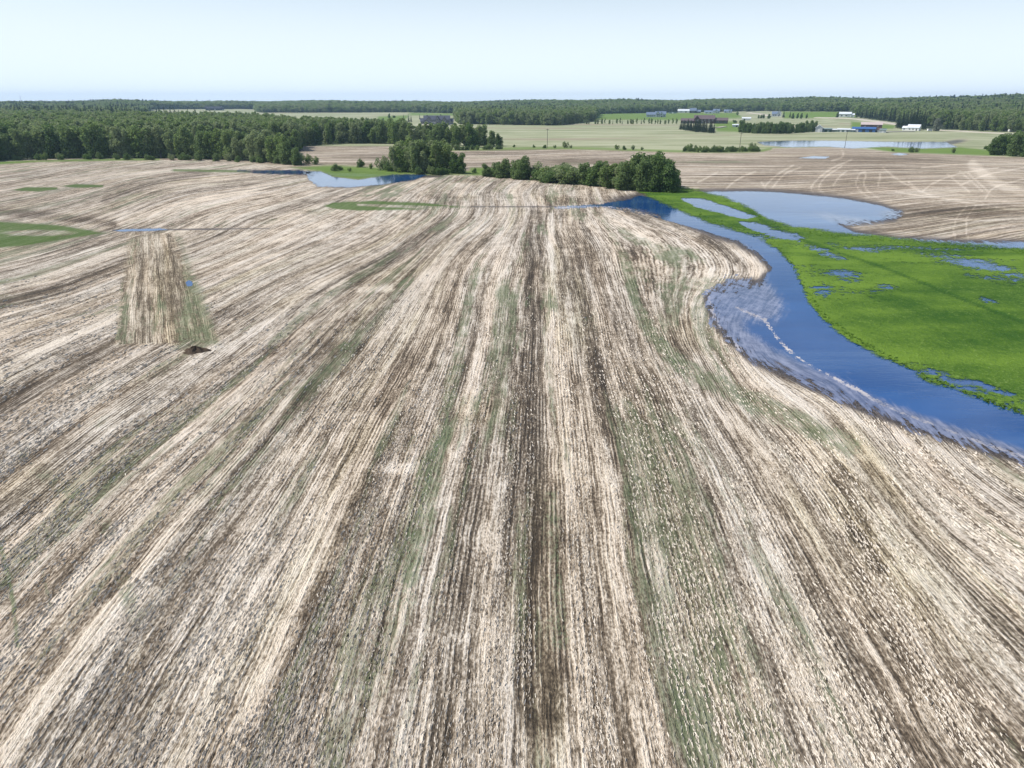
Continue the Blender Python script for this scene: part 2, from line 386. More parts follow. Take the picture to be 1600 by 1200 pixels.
def poly(p, soft=2.0): return smooth(-soft, soft, sdist(px, py, p))
mead = np.maximum.reduce([poly([(925, 176), (1150, 176), (1160, 184), (1065, 188), (930, 187)]), poly([(1115, 190), (1150, 190), (1156, 206), (1120, 205)]),
                          poly([(1222, 174), (1340, 174), (1338, 184), (1225, 185)]), poly([(1330, 190), (1400, 196), (1395, 201), (1330, 200)]),
                          poly([(1340, 229), (1450, 232), (1500, 230), (1560, 236), (1560, 243), (1400, 238)], 1.5), poly([(1185, 231), (1340, 229), (1290, 228)], 1.5),
                          poly([(640, 176), (720, 177), (722, 181), (640, 180)]), poly([(590, 182), (640, 180), (630, 192), (590, 192)]),
                          poly([(0, 252), (150, 248), (250, 247), (250, 250), (60, 253), (0, 257), (-300, 268), (-300, 258)], 1.5), poly(GRASS1, 3), poly([(735, 262), (790, 262), (800, 274), (735, 274)]),
                          poly([(1000, 297), (1060, 296), (1100, 302), (1060, 310), (1010, 304)], 2)])
mead = np.maximum(mead, .8 * pline(px, py, [tuple(a) for a in FENCE[3:12]], 3.0))
tone = np.zeros_like(px); green = np.zeros_like(px); gold = np.zeros_like(px)
# darker, barer strips and patches / paler straw, as they lie in the fields
for pts, w0, w1, k in [
    ([(838, 335), (832, 430), (822, 560), (815, 700), (838, 800), (848, 1100)], 17, 66, -.85),
    ([(893, 355), (905, 420), (925, 520)], 10, 24, -.55), ([(925, 540), (950, 640), (985, 760), (1000, 830)], 20, 32, -.45),
    ([(862, 335), (861, 420), (866, 520), (884, 700), (900, 820)], 5, 16, .6), ([(885, 480), (895, 560)], 10, 12, .5),
    ([(800, 300), (785, 400), (765, 480), (735, 640)], 22, 14, .55), ([(760, 345), (700, 400), (660, 440)], 16, 12, .5), ([(745, 560), (700, 760), (640, 1000)], 18, 30, .35),
    ([(0, 640), (90, 588), (190, 536), (300, 480)], 22, 8, -.85), ([(0, 476), (87, 455), (150, 430), (215, 404)], 12, 8, -.75), ([(0, 330), (80, 338), (180, 350)], 12, 6, -.6),
    ([(162, 312), (250, 284), (330, 270)], 8, 4, -.5), ([(400, 300), (260, 328), (190, 345)], 8, 14, .5), ([(600, 270), (470, 300), (330, 345)], 5, 14, .35),
    ([(240, 900), (330, 790), (420, 685), (490, 600)], 14, 12, -.7), ([(160, 752), (250, 680), (330, 625), (425, 545)], 22, 12, -.55),
    ([(560, 440), (620, 395), (700, 350)], 24, 10, -.45), ([(420, 560), (480, 520), (560, 440)], 16, 16, -.4),
    ([(700, 430), (730, 380)], 12, 10, -.45), ([(620, 445), (650, 415)], 10, 8, -.5),
    ([(1000, 350), (1050, 380), (1078, 400)], 12, 10, -.6), ([(1100, 372), (1140, 395), (1162, 420)], 14, 8, -.55), ([(940, 370), (985, 400), (1020, 430)], 10, 14, -.35),
    ([(1300, 740), (1330, 800), (1370, 880)], 24, 30, -.75), ([(1180, 660), (1230, 700), (1250, 720)], 14, 10, -.7),
    ([(600, 690), (560, 800), (480, 960)], 26, 22, -.45), ([(520, 560), (470, 640)], 16, 18, -.35), ([(640, 560), (600, 640)], 20, 24, -.5),
    ([(0, 560), (120, 520), (200, 490)], 18, 12, .45), ([(20, 700), (160, 610), (280, 540)], 22, 14, .45), ([(300, 1040), (500, 800), (640, 620)], 18, 12, .4),
    ([(1000, 900), (960, 760)], 20, 12, .3), ([(1250, 750), (1200, 700), (1120, 640), (1060, 590)], 14, 10, .5), ([(1600, 760), (1450, 700), (1330, 655)], 16, 10, .3),
    ([(590, 735), (660, 728)], 14, 14, .6), ([(560, 453), (612, 450)], 8, 8, .7), ([(0, 300), (200, 268), (450, 258)], 5, 4, .3)]:
    tone += k * L(pts, w0, w1)
for a in [(70, 570, 55, 14, -12, .6), (620, 730, 50, 12, 0, .5), (130, 410, 130, 30, -8, .3), (540, 545, 60, 22, 0, -.3), (1340, 830, 40, 46, 20, -.4), (660, 820, 60, 26, -20, -.25),
          (120, 640, 90, 30, -20, .25), (470, 700, 60, 30, -40, .25), (1040, 430, 60, 22, 20, .35), (960, 450, 40, 16, 0, .4), (1120, 900, 70, 60, 20, .15), (1500, 860, 80, 60, 20, .12),
          (700, 290, 120, 8, 0, .35), (1350, 250, 200, 9, 0, -.35), (1500, 330, 140, 14, 0, -.55), (1480, 300, 120, 12, 0, .3), (600, 245, 120, 6, 0, -.4), (940, 252, 170, 7, 0, -.45), (1200, 275, 90, 8, 0, -.2),
          (1330, 285, 110, 12, 0, -.25), (1560, 270, 80, 14, 0, .25), (310, 548, 14, 4, 0, -2.2), (420, 880, 60, 30, -35, -.2)]:
    tone += a[5] * blob(px, py, *a[:5])
for pts, w0, w1, k in [
    ([(740, 430), (722, 530), (700, 640), (670, 780), (640, 900)], 10, 34, .75), ([(425, 540), (500, 470), (562, 432), (620, 395)], 14, 8, .7), ([(330, 790), (400, 720), (480, 610)], 14, 12, .6),
    ([(975, 400), (1000, 500), (1060, 570), (1120, 600), (1200, 640), (1330, 695)], 14, 34, .84), ([(1165, 440), (1110, 440), (1030, 450)], 16, 20, .6), ([(925, 330), (945, 345), (975, 400)], 8, 12, .6),
    ([(0, 850), (18, 920), (28, 1010)], 7, 7, .9), ([(60, 870), (80, 950)], 5, 5, .7), ([(40, 720), (130, 780), (170, 830)], 26, 20, .5), ([(190, 900), (215, 980)], 24, 22, .55),
    ([(285, 395), (297, 455)], 9, 12, .5), ([(860, 780), (868, 1000)], 22, 34, .5), ([(855, 560), (862, 640)], 6, 8, .5),
    ([(560, 1040), (660, 860)], 28, 26, .45), ([(160, 660), (300, 640)], 20, 18, .35), ([(230, 265), (120, 268)], 6, 5, .4), ([(270, 266), (390, 268)], 4, 4, 1.0)]:
    green = np.maximum(green, k * L(pts, w0, w1))
for a in [(540, 540, 34, 12, 0, .75), (60, 320, 90, 8, -4, .55), (420, 345, 70, 12, -8, .45), (130, 270, 40, 5, 0, .55), (880, 300, 50, 8, 0, .5), (1000, 430, 80, 30, 10, .5), (920, 500, 30, 34, 0, .5),
          (1240, 640, 120, 34, 20, .35), (900, 255, 60, 4, 0, .55), (1120, 253, 120, 4, 0, .8), (1250, 262, 60, 5, 0, .35), (760, 245, 50, 4, 0, .5), (500, 330, 60, 12, 0, .6), (1450, 820, 90, 60, 20, .22),
          (1180, 1000, 90, 50, 0, .25), (640, 940, 80, 70, 0, .35), (700, 312, 40, 8, 0, .5)]:
    green = np.maximum(green, a[5] * blob(px, py, *a[:5]))
for q, k, w in ((GRASS2, 1.25, 3), (GRASS3, 1.2, 5), (GRASS4, 1.25, 2), (GRASS5, 1.25, 2)): green = np.maximum(green, k * poly(q, w))
green *= 1 - .45 * np.maximum(B(60, 364, 90, 8, 0), L([(560, 320), (640, 323), (700, 325)], 3, 4))
green = np.maximum.reduce([green, .45 * B(240, 500, 50, 40, 0), .82 * poly([(258, 336), (270, 362), (284, 400), (284, 450), (274, 500), (270, 548), (346, 545), (332, 480), (308, 430), (298, 400), (280, 362)], 14)])
fanm = poly(FAN, 2.5)
tone = tone * (1 - fanm * .7) - .12 * fanm; gold = np.maximum(gold, fanm * .45)
tone -= .3 * fanm * L([(250, 400), (255, 470)], 8, 12)
for a in [(730, 308, 34, 6, 0), (870, 312, 60, 10, 0), (735, 284, 28, 5, 0), (600, 430, 80, 22, -10), (450, 470, 60, 14, -25), (760, 640, 80, 40, 0), (1060, 520, 80, 50, 20), (1350, 720, 160, 60, 25), (60, 760, 120, 60, 0), (1290, 350, 100, 14, 0)]:
    gold = np.maximum(gold, .45 * blob(px, py, *a))
tone -= .45 * poly([(715, 276), (752, 276), (745, 286), (700, 286)], 2) + .5 * poly([(668, 309), (728, 306), (724, 318), (680, 320)], 2) + .45 * poly([(845, 305), (902, 308), (900, 320), (858, 322)], 2)
# wheel tracks in the far field
trk = np.zeros_like(px)
for pts in [[(1208, 292), (1226, 270), (1250, 262)], [(1196, 290), (1214, 272), (1240, 258)], [(1275, 308), (1265, 293), (1280, 277), (1300, 262), (1330, 250)], [(1291, 308), (1277, 293), (1290, 275), (1315, 260)],
            [(1302, 290), (1310, 277), (1322, 268)], [(1358, 308), (1336, 293), (1341, 272), (1352, 268)], [(1372, 309), (1348, 293), (1353, 272)], [(1373, 290), (1375, 272)],
            [(1492, 378), (1490, 345), (1510, 323)], [(1513, 379), (1507, 343), (1526, 320)], [(1316, 235), (1318, 246), (1300, 251)],
            [(1480, 272), (1515, 300)], [(1500, 268), (1535, 298)], [(1512, 270), (1545, 300)], [(1420, 285), (1450, 308), (1600, 330)], [(1200, 302), (1190, 285)], [(1000, 240), (980, 250)], [(1560, 262), (1500, 270), (1460, 284), (1440, 300)], [(1600, 262), (1540, 272), (1500, 290)], [(1600, 280), (1550, 292), (1540, 310)], [(1380, 262), (1400, 280), (1440, 300)],
            [(1130, 300), (1150, 280), (1180, 268)], [(1400, 300), (1480, 312), (1600, 316)], [(1090, 285), (1120, 270)], [(1440, 262), (1500, 256), (1600, 256)], [(1460, 340), (1520, 345), (1600, 342)]]:
    trk = np.maximum(trk, L(pts, 1.9, 1.9))
tone += .42 * trk * far
tone += .9 * L([(1520, 258), (1560, 290), (1600, 300)], 12, 8) * .5
# wet land round the water
wet = np.zeros_like(px)
for q, w, k in ((STREAM, 18, .95), (SLOUGH, 16, .9), (POND1, 7, .8), (POND2, 5, .9), (POND3, 3, .9)):
    wet = np.maximum(wet, k * smooth(-w, 4, sdist(px, py, q)))
wet *= 1 - .85 * np.maximum(B(890, 326, 110, 26, 0), B(1020, 345, 110, 16, 18))
wet = np.maximum.reduce([wet, .8 * L([(395, 268), (470, 271), (660, 276), (690, 274)], 5, 4), .8 * B(1490, 222, 36, 6, -8), .5 * B(1330, 226, 150, 8, 0),
                         .7 * L([(175, 360), (260, 359), (420, 357)], 3, 2), .7 * L([(735, 323), (870, 323)], 2.5, 2.5)])
tone += .55 * smooth(-60, -20, sdist(px, py, STREAM)) * (1 - smooth(-18, 0, sdist(px, py, STREAM))) * .4
floor = 1.0 * forest
ground = g.build('ground', M_ground, None, dict(rc=rc, rcf=rcf, rc2=rc2, fan=fan, tone=np.clip(tone, -1.6, 1.6), green=green, wet=wet, lime=lime * (1 - wet * (py < 240)), mead=mead, farf=1.0 * far, floor=floor, gold=gold))
tag(ground, 'harvested stubble field with straw rows, hay land and wood floor beyond', kind='structure')

# ---------------------------------------------------------------- water
def water_material():
    t = NT('water_surface'); P = t.pos(); rc = t.attr('rc', 'Vector'); sd = t.attr('sd'); amp = t.attr('amp'); foam = t.attr('foam')
    n = t.add(t.mul(t.c(t.noise(rc, (1.3, .12, 1), 3, .65)), .62), t.mul(t.c(t.noise(P, (.9, .5, 1), 4, .7)), .55), t.mul(t.c(t.noise(rc, (.3, .03, 1), 2, .5, 7.)), .3))
    a = t.add(sd, t.mul(n, amp))
    alpha = t.ramp(a, -.8, .8)
    col = t.mix(t.noise(P, (.02, .05, 1), 3), (.004, .044, .165), (.007, .060, .215))
    col = t.mix(t.mul(t.ramp(t.noise(P, (.03, .07, 1), 4, .65, 61.), .42, .7), .6), col, (.022, .10, .30))  # lighter sheen of wind patches, painted into the base colour
    col = t.mix(t.mul(t.ramp(t.noise(P, (.008, .06, 1), 4, .6, 41.), .5, .75), .4), col, (.16, .27, .44))  # pale streaks of reflected sky, put into the colour by noise
    fo = t.ramp(t.add(foam, t.mul(t.c(t.noise(P, (1.6, .9, 1), 5, .75)), .6), t.mul(t.c(t.noise(P, (.10, .10, 1), 2)), .3), t.mul(t.ramp(amp, 8, 24), .08)), .82, 1.2)
    col = t.mix(fo, col, (.55, .50, .46))
    mudf = t.mul(t.ramp(t.add(amp, t.mul(n, 6.0)), 4, 20), .72)
    col = t.mix(mudf, col, t.mix(t.ramp(n, -.6, .8), (.095, .10, .14), (.36, .36, .43)))
    wv = t.add(t.mul(t.noise(P, (.7, 2.2, 1), 3, .6), .5), t.noise(P, (.12, .4, 1), 2))
    t.bump(wv, .05, .35)
    st = t.add(t.mul(t.c(t.noise(rc, (2.4, .16, 1), 4, .7, 13.)), .8), t.mul(t.c(t.noise(P, (.22, .15, 1), 3, .6, 2.)), .6), t.mul(t.math('MINIMUM', sd, 40.0), -.03))
    holes = t.mul(t.ramp(st, -.05, .7), t.ramp(amp, 6, 15))
    alpha = t.mul(alpha, t.math('SUBTRACT', 1.0, holes))
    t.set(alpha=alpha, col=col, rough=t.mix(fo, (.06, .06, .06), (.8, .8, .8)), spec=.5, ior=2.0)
    return t.m
M_water = water_material()
def water_sheet(name, polys, x0, x1, y0, y1, label, step=(3.0, 1.6), margin=14, amp0=1.6, shallow=None, foams=(), z=.02):
    yy = [y1]
    while yy[-1] > y0: yy.append(yy[-1] - step[1] * (0.5 + .5 * min(1, (yy[-1] - 157) / 250)))
    g = Grid(list(np.arange(x0, x1 + step[0], step[0])), yy, z)
    sd = np.maximum.reduce([sdist(g.px, g.py, p) for p in polys])
    amp = np.full(sd.shape, amp0)
    if shallow is not None: amp = amp + shallow(g.px, g.py)
    foam = np.zeros(sd.shape)
    for f in foams: foam = np.maximum(foam, pline(g.px, g.py, *f))
    rc = coords(g.px, g.py, g.x, g.y)[0]
    o = g.build(name, M_water, sd > -margin, dict(rc=rc, sd=sd, amp=amp, foam=foam))
    return tag(o, label, kind='structure')
def shal(px, py):
    a = 30 * blob(px, py, 1165, 460, 90, 50, 30) + 12 * blob(px, py, 1170, 400, 60, 22, 40) + 24 * pline(px, py, [(1110, 470), (1125, 520), (1160, 556), (1240, 592), (1330, 632), (1420, 664), (1600, 720)], 58, 22)
    a += 12 * blob(px, py, 1000, 332, 60, 9, 8) + 14 * blob(px, py, 1340, 348, 120, 14, 10) + 7 * blob(px, py, 1500, 378, 200, 7, 2) + 12 * blob(px, py, 1395, 335, 40, 12)
    return a
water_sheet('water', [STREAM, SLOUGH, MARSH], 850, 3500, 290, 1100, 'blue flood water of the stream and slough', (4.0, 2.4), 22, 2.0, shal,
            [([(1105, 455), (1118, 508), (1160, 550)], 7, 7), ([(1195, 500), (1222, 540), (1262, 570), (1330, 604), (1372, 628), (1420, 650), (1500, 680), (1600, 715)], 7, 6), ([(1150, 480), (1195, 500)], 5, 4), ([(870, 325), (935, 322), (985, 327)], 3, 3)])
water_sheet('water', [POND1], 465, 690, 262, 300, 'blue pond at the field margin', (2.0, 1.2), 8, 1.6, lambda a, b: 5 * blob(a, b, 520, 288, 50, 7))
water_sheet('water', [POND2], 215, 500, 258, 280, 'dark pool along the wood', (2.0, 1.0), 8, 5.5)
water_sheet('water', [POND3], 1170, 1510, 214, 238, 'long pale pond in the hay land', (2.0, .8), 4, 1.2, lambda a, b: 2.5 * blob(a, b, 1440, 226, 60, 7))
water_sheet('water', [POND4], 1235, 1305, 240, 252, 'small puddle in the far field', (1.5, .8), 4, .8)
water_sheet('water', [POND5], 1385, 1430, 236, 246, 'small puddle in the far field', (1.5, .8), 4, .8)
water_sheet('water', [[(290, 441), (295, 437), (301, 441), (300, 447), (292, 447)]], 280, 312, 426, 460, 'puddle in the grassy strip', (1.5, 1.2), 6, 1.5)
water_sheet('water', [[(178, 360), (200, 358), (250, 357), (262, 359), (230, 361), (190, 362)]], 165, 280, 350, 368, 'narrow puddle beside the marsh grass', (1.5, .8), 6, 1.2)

# ---------------------------------------------------------------- marsh grass
def marsh_material():
    t = NT('marsh_grass'); P = t.pos(); sd = t.attr('sd'); pool = t.attr('pool'); ton = t.attr('ton')
    n1 = t.c(t.noise(P, (.9, .7, 1), 5, .78)); n2 = t.c(t.noise(P, (.06, .12, 1), 4, .6, 3.)); n3 = t.c(t.noise(P, (3., 3., 1), 2, .6))
    nf = t.c(t.noise(P, (.02, .05, 1), 3, .6, 9.))
    a = t.add(t.mul(t.math('MINIMUM', sd, 5.0), .34), t.mul(n1, t.math('MULTIPLY_ADD', pool, 3.5, 1.4)), t.mul(n2, t.math('MULTIPLY_ADD', pool, 3.0, 1.0)), t.mul(t.c(t.noise(P, (.05, .5, 1), 3, .7, 19.)), t.mul(pool, 3.0)), t.mul(pool, -7.0), t.math('MULTIPLY', t.ramp(nf, 1.1, 2.2), -2.0), 1.1)
    alpha = t.math('MAXIMUM', t.ramp(t.add(a, t.mul(n3, .5)), -.9, .9), 0.0)
    f = t.add(t.mul(n1, .45), t.mul(n2, .75), t.mul(n3, .3), t.mul(nf, .6), ton)
    col = t.mix(t.ramp(f, -1.1, 1.1), (.034, .092, .010), (.140, .235, .028))
    col = t.mix(t.ramp(t.add(n1, n3, t.mul(nf, -.6)), .4, 2.2), col, (.22, .30, .10))
    t.bump(f, .2, .8)
    t.set(col=col, rough=.9, spec=.1, alpha=alpha)
    return t.m
M_marsh = marsh_material()
yy = [1020]
while yy[-1] > 292: yy.append(yy[-1] - 2.6 * (.4 + .6 * min(1, (yy[-1] - 157) / 300)))
gm = Grid(list(np.arange(985, 3500, 4.0)), yy, .10)
msd = sdist(gm.px, gm.py, MARSH)
POOLF = lambda X, Y: np.maximum.reduce([smooth(-3, 3, sdist(X, Y, INNER)), smooth(-2, 2, sdist(X, Y, CHAN)), .42 * blob(X, Y, 1235, 366, 60, 9, 18)]
    + [min(k, .6) * .95 * blob(X, Y, a[0], a[1], a[2] * 1.5, a[3] * 1.6, a[4]) for *a, k in [(1290, 395, 42, 7, 20, .5), (1340, 388, 60, 6, 8, .45), (1325, 432, 36, 14, 20, .52), (1285, 450, 22, 20, 0, .45), (1380, 447, 24, 6, 5, .5), (1440, 398, 50, 6, 5, .42),
       (1520, 410, 90, 10, 12, .55), (1580, 428, 60, 8, 10, .5), (1545, 472, 26, 6, 12, .45), (1210, 362, 50, 6, 20, .55), (1470, 590, 60, 6, 25, .4), (1560, 612, 70, 6, 20, .5), (1560, 405, 60, 5, 0, .4), (1400, 385, 150, 4, 3, .35), (1310, 440, 100, 34, 10, .30), (1450, 400, 160, 16, 6, .30), (1560, 430, 90, 16, 8, .3), (1215, 370, 60, 12, 20, .3), (1500, 600, 130, 12, 22, .34)]])
pool = POOLF(gm.px, gm.py)
mton = -.9 * pline(gm.px, gm.py, [(1165, 325), (1215, 360), (1300, 392), (1380, 418), (1450, 446), (1530, 478), (1640, 520)], 3.2, 3.0) + .5 * smooth(40, 0, msd) * (gm.py > 400) \
    - .45 * blob(gm.px, gm.py, 1520, 500, 200, 70, 10) - .5 * blob(gm.px, gm.py, 1400, 470, 90, 14, 15) + .5 * blob(gm.px, gm.py, 1340, 400, 120, 14, 8) + .6 * blob(gm.px, gm.py, 1250, 400, 30, 40, 0) - .6 * blob(gm.px, gm.py, 1480, 395, 120, 7, 4)
tag(gm.build('marsh_grass', M_marsh, (msd > -6) & (pool < .97), dict(sd=msd, pool=pool, ton=mton)), 'bright green marsh grass standing in shallow flood water', 'grass', kind='stuff')

# ---------------------------------------------------------------- trees
def leaf_material(name, lo, hi, pale, sat=1.0):
    t = NT(name); P = t.node('ShaderNodeTexCoord').outputs['Object']
    rnd = t.n.new('ShaderNodeObjectInfo').outputs['Random']; sh = t.attr('leaf')
    c = t.mix(sh, lo, hi)
    c = t.mix(t.math('MULTIPLY', t.ramp(rnd, .1, .95), .7), c, t.mix(sh, tuple(v * .8 for v in pale), pale))
    t.l.new(c, t.bsdf.inputs['Base Color']); t.set(rough=.65, spec=.25)
    tr = t.node('ShaderNodeBsdfTranslucent', {'Color': c}); mx = t.node('ShaderNodeMixShader', {0: .45})
    t.l.new(t.bsdf.outputs[0], mx.inputs[1]); t.l.new(tr.outputs[0], mx.inputs[2]); t.l.new(mx.outputs[0], t.out.inputs[0])
    return t.m
M_poplar = leaf_material('poplar_leaves', (.12, .20, .055), (.29, .38, .12), (.35, .40, .22))
M_willow = leaf_material('willow_leaves', (.075, .14, .04), (.19, .29, .085), (.23, .31, .12))
M_spruce = leaf_material('spruce_needles', (.02, .046, .026), (.058, .095, .046), (.07, .11, .055))
M_silver = leaf_material('silver_leaves', (.13, .16, .11), (.28, .31, .22), (.30, .33, .26))
M_bark = plain('pale_bark', (.30, .28, .23), .9, .35, 2.0)
M_dbark = plain('dark_bark', (.075, .058, .045), .9, .3, 2.0)

def limb(V, Q, a, b, r0, r1, n=5):
    a = np.array(a, float); b = np.array(b, float); d = b - a; d /= np.linalg.norm(d) + 1e-9
    u = np.cross(d, [0, 0, 1.0]) if abs(d[2]) < .95 else np.cross(d, [1.0, 0, 0]); u /= np.linalg.norm(u); w = np.cross(d, u)
    k0 = len(V)
    for c, rr in ((a, r0), (b, r1)):
        for i in range(n):
            t = 2 * math.pi * i / n; V.append(c + rr * (math.cos(t) * u + math.sin(t) * w))
    for i in range(n): Q.append((k0 + i, k0 + (i + 1) % n, k0 + n + (i + 1) % n, k0 + n + i))
def leaves(cent, size, rs, flat=0.0):
    """one small quad per centre, loosely turned"""
    n = len(cent); d = rs.normal(size=(n, 3)); d[:, 2] = d[:, 2] * (1 - flat) + flat * 1.2
    d /= np.linalg.norm(d, axis=1)[:, None]
    u = np.cross(d, rs.normal(size=(n, 3))); u /= np.linalg.norm(u, axis=1)[:, None]; w = np.cross(d, u)
    s = (size * rs.uniform(.6, 1.35, n))[:, None]
    V = np.stack([cent - u * s, cent - w * s * .7, cent + u * s, cent + w * s * .7], 1).reshape(-1, 3)
    return V, np.arange(4 * n).reshape(n, 4)
def crown_points(blobs, per, rs):
    out = []
    for (x, y, z, rx, rz) in blobs:
        n = max(4, int(per * (rx ** 2)))
        d = rs.normal(size=(n, 3)); d /= np.linalg.norm(d, axis=1)[:, None]
        rad = rs.uniform(.45, 1.0, n) ** .6
        rad *= 1 + .22 * np.sin(d[:, 0] * 5 + x) * np.cos(d[:, 2] * 6 + y)
        out.append(np.stack([x + d[:, 0] * rad * rx, y + d[:, 1] * rad * rx, z + d[:, 2] * rad * rz], 1))
    return np.concatenate(out)
def make_broadleaf(seed, h=15., rx=4.0, base=.18, nb=18, per=42, ls=.42, mat=None, bark=None, kind='poplar_tree', multi=1, top_heavy=0.):
    rs = np.random.default_rng(seed)
    root = empty(kind, (0, 0, 0)); V, Q = [], []; blobs = []
    for m in range(multi):
        V, Q = [], []
        ox, oy = (0, 0) if multi == 1 else rs.normal(0, rx * .35, 2)
        hh = h * (1 if m == 0 else rs.uniform(.7, .95)); p = np.array([ox * .4, oy * .4, -.3]); k = 5
        for i in range(k):
            q = np.array([ox * (.4 + .6 * (i + 1) / k) + rs.normal(0, .15), oy * (.4 + .6 * (i + 1) / k) + rs.normal(0, .15), hh * .92 * (i + 1) / k])
            limb(V, Q, p, q, .22 * h / 15 * (1 - i / k * .8), .22 * h / 15 * (1 - (i + 1) / k * .82)); p = q
        for i in range(nb // multi):
            f = base + (1 - base) * (i + rs.uniform(.2, .8)) / (nb // multi)
            env = rx / (multi ** .35) * max(.12, math.sin(math.pi * min(1, (f - base + .10) / (1.16 - base)) ** .85)) ** .5
            a = rs.uniform(0, 2 * math.pi); rr = env * rs.uniform(.25, .78)
            br = rx * rs.uniform(.30, .46) / (multi ** .2)
            c = np.array([ox + rr * math.cos(a), oy + rr * math.sin(a), hh * min(f, .97) - br * .3])
            blobs.append((*c, br, br * rs.uniform(.8, 1.3)))
            zb = max(c[2] - rr * .9, .5); fb = .4 + .6 * min(1, zb / (hh * .92))
            if i % 2 == 0: limb(V, Q, (ox * fb, oy * fb, zb), c, .07 * h / 15, .02, 4)
        blobs.append((ox, oy, hh * (base + 1) / 2, rx * .5, hh * (1 - base) * .42))
        mesh_np('trunk', V, Q, bark or M_bark, root)
    c = crown_points(blobs, per, rs); c = c[c[:, 2] > .1]
    LV, LQ = leaves(c, ls, rs)
    bl = np.clip(.5 + .22 * rs.normal(size=len(c)) + .25 * np.sin(c[:, 0] * 1.7 + c[:, 1] * 1.3 + seed) * np.cos(c[:, 2] * 1.1), 0, 1)
    mesh_np('crown', LV, LQ, mat or M_poplar, root, attrs={'leaf': (bl, 'FACE')})
    return root
def make_spruce(seed, h=18., rx=2.6, per=26, kind='spruce_tree'):
    rs = np.random.default_rng(seed); root = empty(kind, (0, 0, 0)); V, Q = [], []
    limb(V, Q, (0, 0, -.3), (0, 0, h * .98), .25, .03)
    pts = []
    nl = 22
    for i in range(nl):
        f = (i + .5) / nl; z = h * (.06 + .92 * f); rr = rx * (1 - f) ** .8 + .15; nb_ = max(4, int(9 * (1 - f) + 4))
        for b in range(nb_):
            a = rs.uniform(0, 2 * math.pi); l = rr * rs.uniform(.7, 1.15)
            if rs.uniform() < .25: limb(V, Q, (0, 0, z), (l * math.cos(a), l * math.sin(a), z - l * .25), .035, .01, 3)
            n = max(3, int(per * rr / rx * .5)); t = rs.uniform(.1, 1, n)
            pts.append(np.stack([t * l * math.cos(a) + rs.normal(0, .12, n), t * l * math.sin(a) + rs.normal(0, .12, n), z - t * l * .28 + rs.normal(0, .1, n)], 1))
    c = np.concatenate(pts); mesh_np('trunk', V, Q, M_dbark, root)
    LV, LQ = leaves(c, .30, rs, .35)
    mesh_np('crown', LV, LQ, M_spruce, root, attrs={'leaf': (np.clip(.45 + .25 * rs.normal(size=len(c)), 0, 1), 'FACE')})
    return root
PROTO = {
 'poplar': [make_broadleaf(1), make_broadleaf(2, 16, 3.5, .2, 18), make_broadleaf(3, 14, 4.8, .12, 24), make_broadleaf(4, 15, 4.8, .1, 26, multi=2), make_broadleaf(5, 13, 4.4, .05, 24, multi=2)],
 'dark': [make_broadleaf(11, 13, 5.4, .03, 38, 48, .38, M_willow, M_dbark, 'leafy_tree', 2), make_broadleaf(12, 13, 4.8, .03, 36, 52, .38, M_willow, M_dbark, 'leafy_tree', 2)],
 'bush': [make_broadleaf(21, 5, 3.5, .0, 16, 70, .26, M_willow, M_dbark, 'willow_bush', 3), make_broadleaf(22, 4, 3.8, .0, 16, 70, .26, M_willow, M_dbark, 'willow_bush', 3), make_broadleaf(23, 6, 3.2, .0, 16, 70, .26, M_poplar, M_dbark, 'willow_bush', 3)],
 'spruce': [make_spruce(31), make_spruce(32, 18, 2.2), make_spruce(33, 18, 3.0)],
 'silver': [make_broadleaf(41, 12, 5.0, .08, 26, 50, .4, M_silver, M_bark, 'willow_tree', 2)],
}
PH = {'poplar': 15, 'dark': 13, 'bush': 5, 'spruce': 18, 'silver': 12}
used = {k: [False] * len(v) for k, v in PROTO.items()}
rt = random.Random(5)
def tree(kind, px, py, hpx, label, cat='tree', group=None, wide=1.0):
    x, y, z = ground_at(px, py)
    s = hpx / ppm(x, y, z) / PH[kind] / .97
    i = rt.randrange(len(PROTO[kind])); pr = PROTO[kind][i]
    if not used[kind][i]: o = pr; used[kind][i] = True
    else: o = copy_tree(pr)
    o.location = (x, y, z); o.rotation_euler = (0, 0, rt.uniform(0, 6.28)); o.scale = (s * wide, s * wide, s)
    for k in ('label', 'category', 'group'):
        if k in o: del o[k]
    tag(o, label, cat, group); return o
ORD = ['first', 'second', 'third', 'fourth', 'fifth', 'sixth', 'seventh', 'eighth', 'ninth', 'tenth', 'eleventh', 'twelfth', 'thirteenth', 'fourteenth', 'fifteenth', 'sixteenth', 'seventeenth', 'eighteenth', 'nineteenth', 'twentieth',
       '21st', '22nd', '23rd', '24th', '25th', '26th', '27th', '28th', '29th', '30th', '31st', '32nd', '33rd'] + ['%dth' % i for i in range(34, 61)]
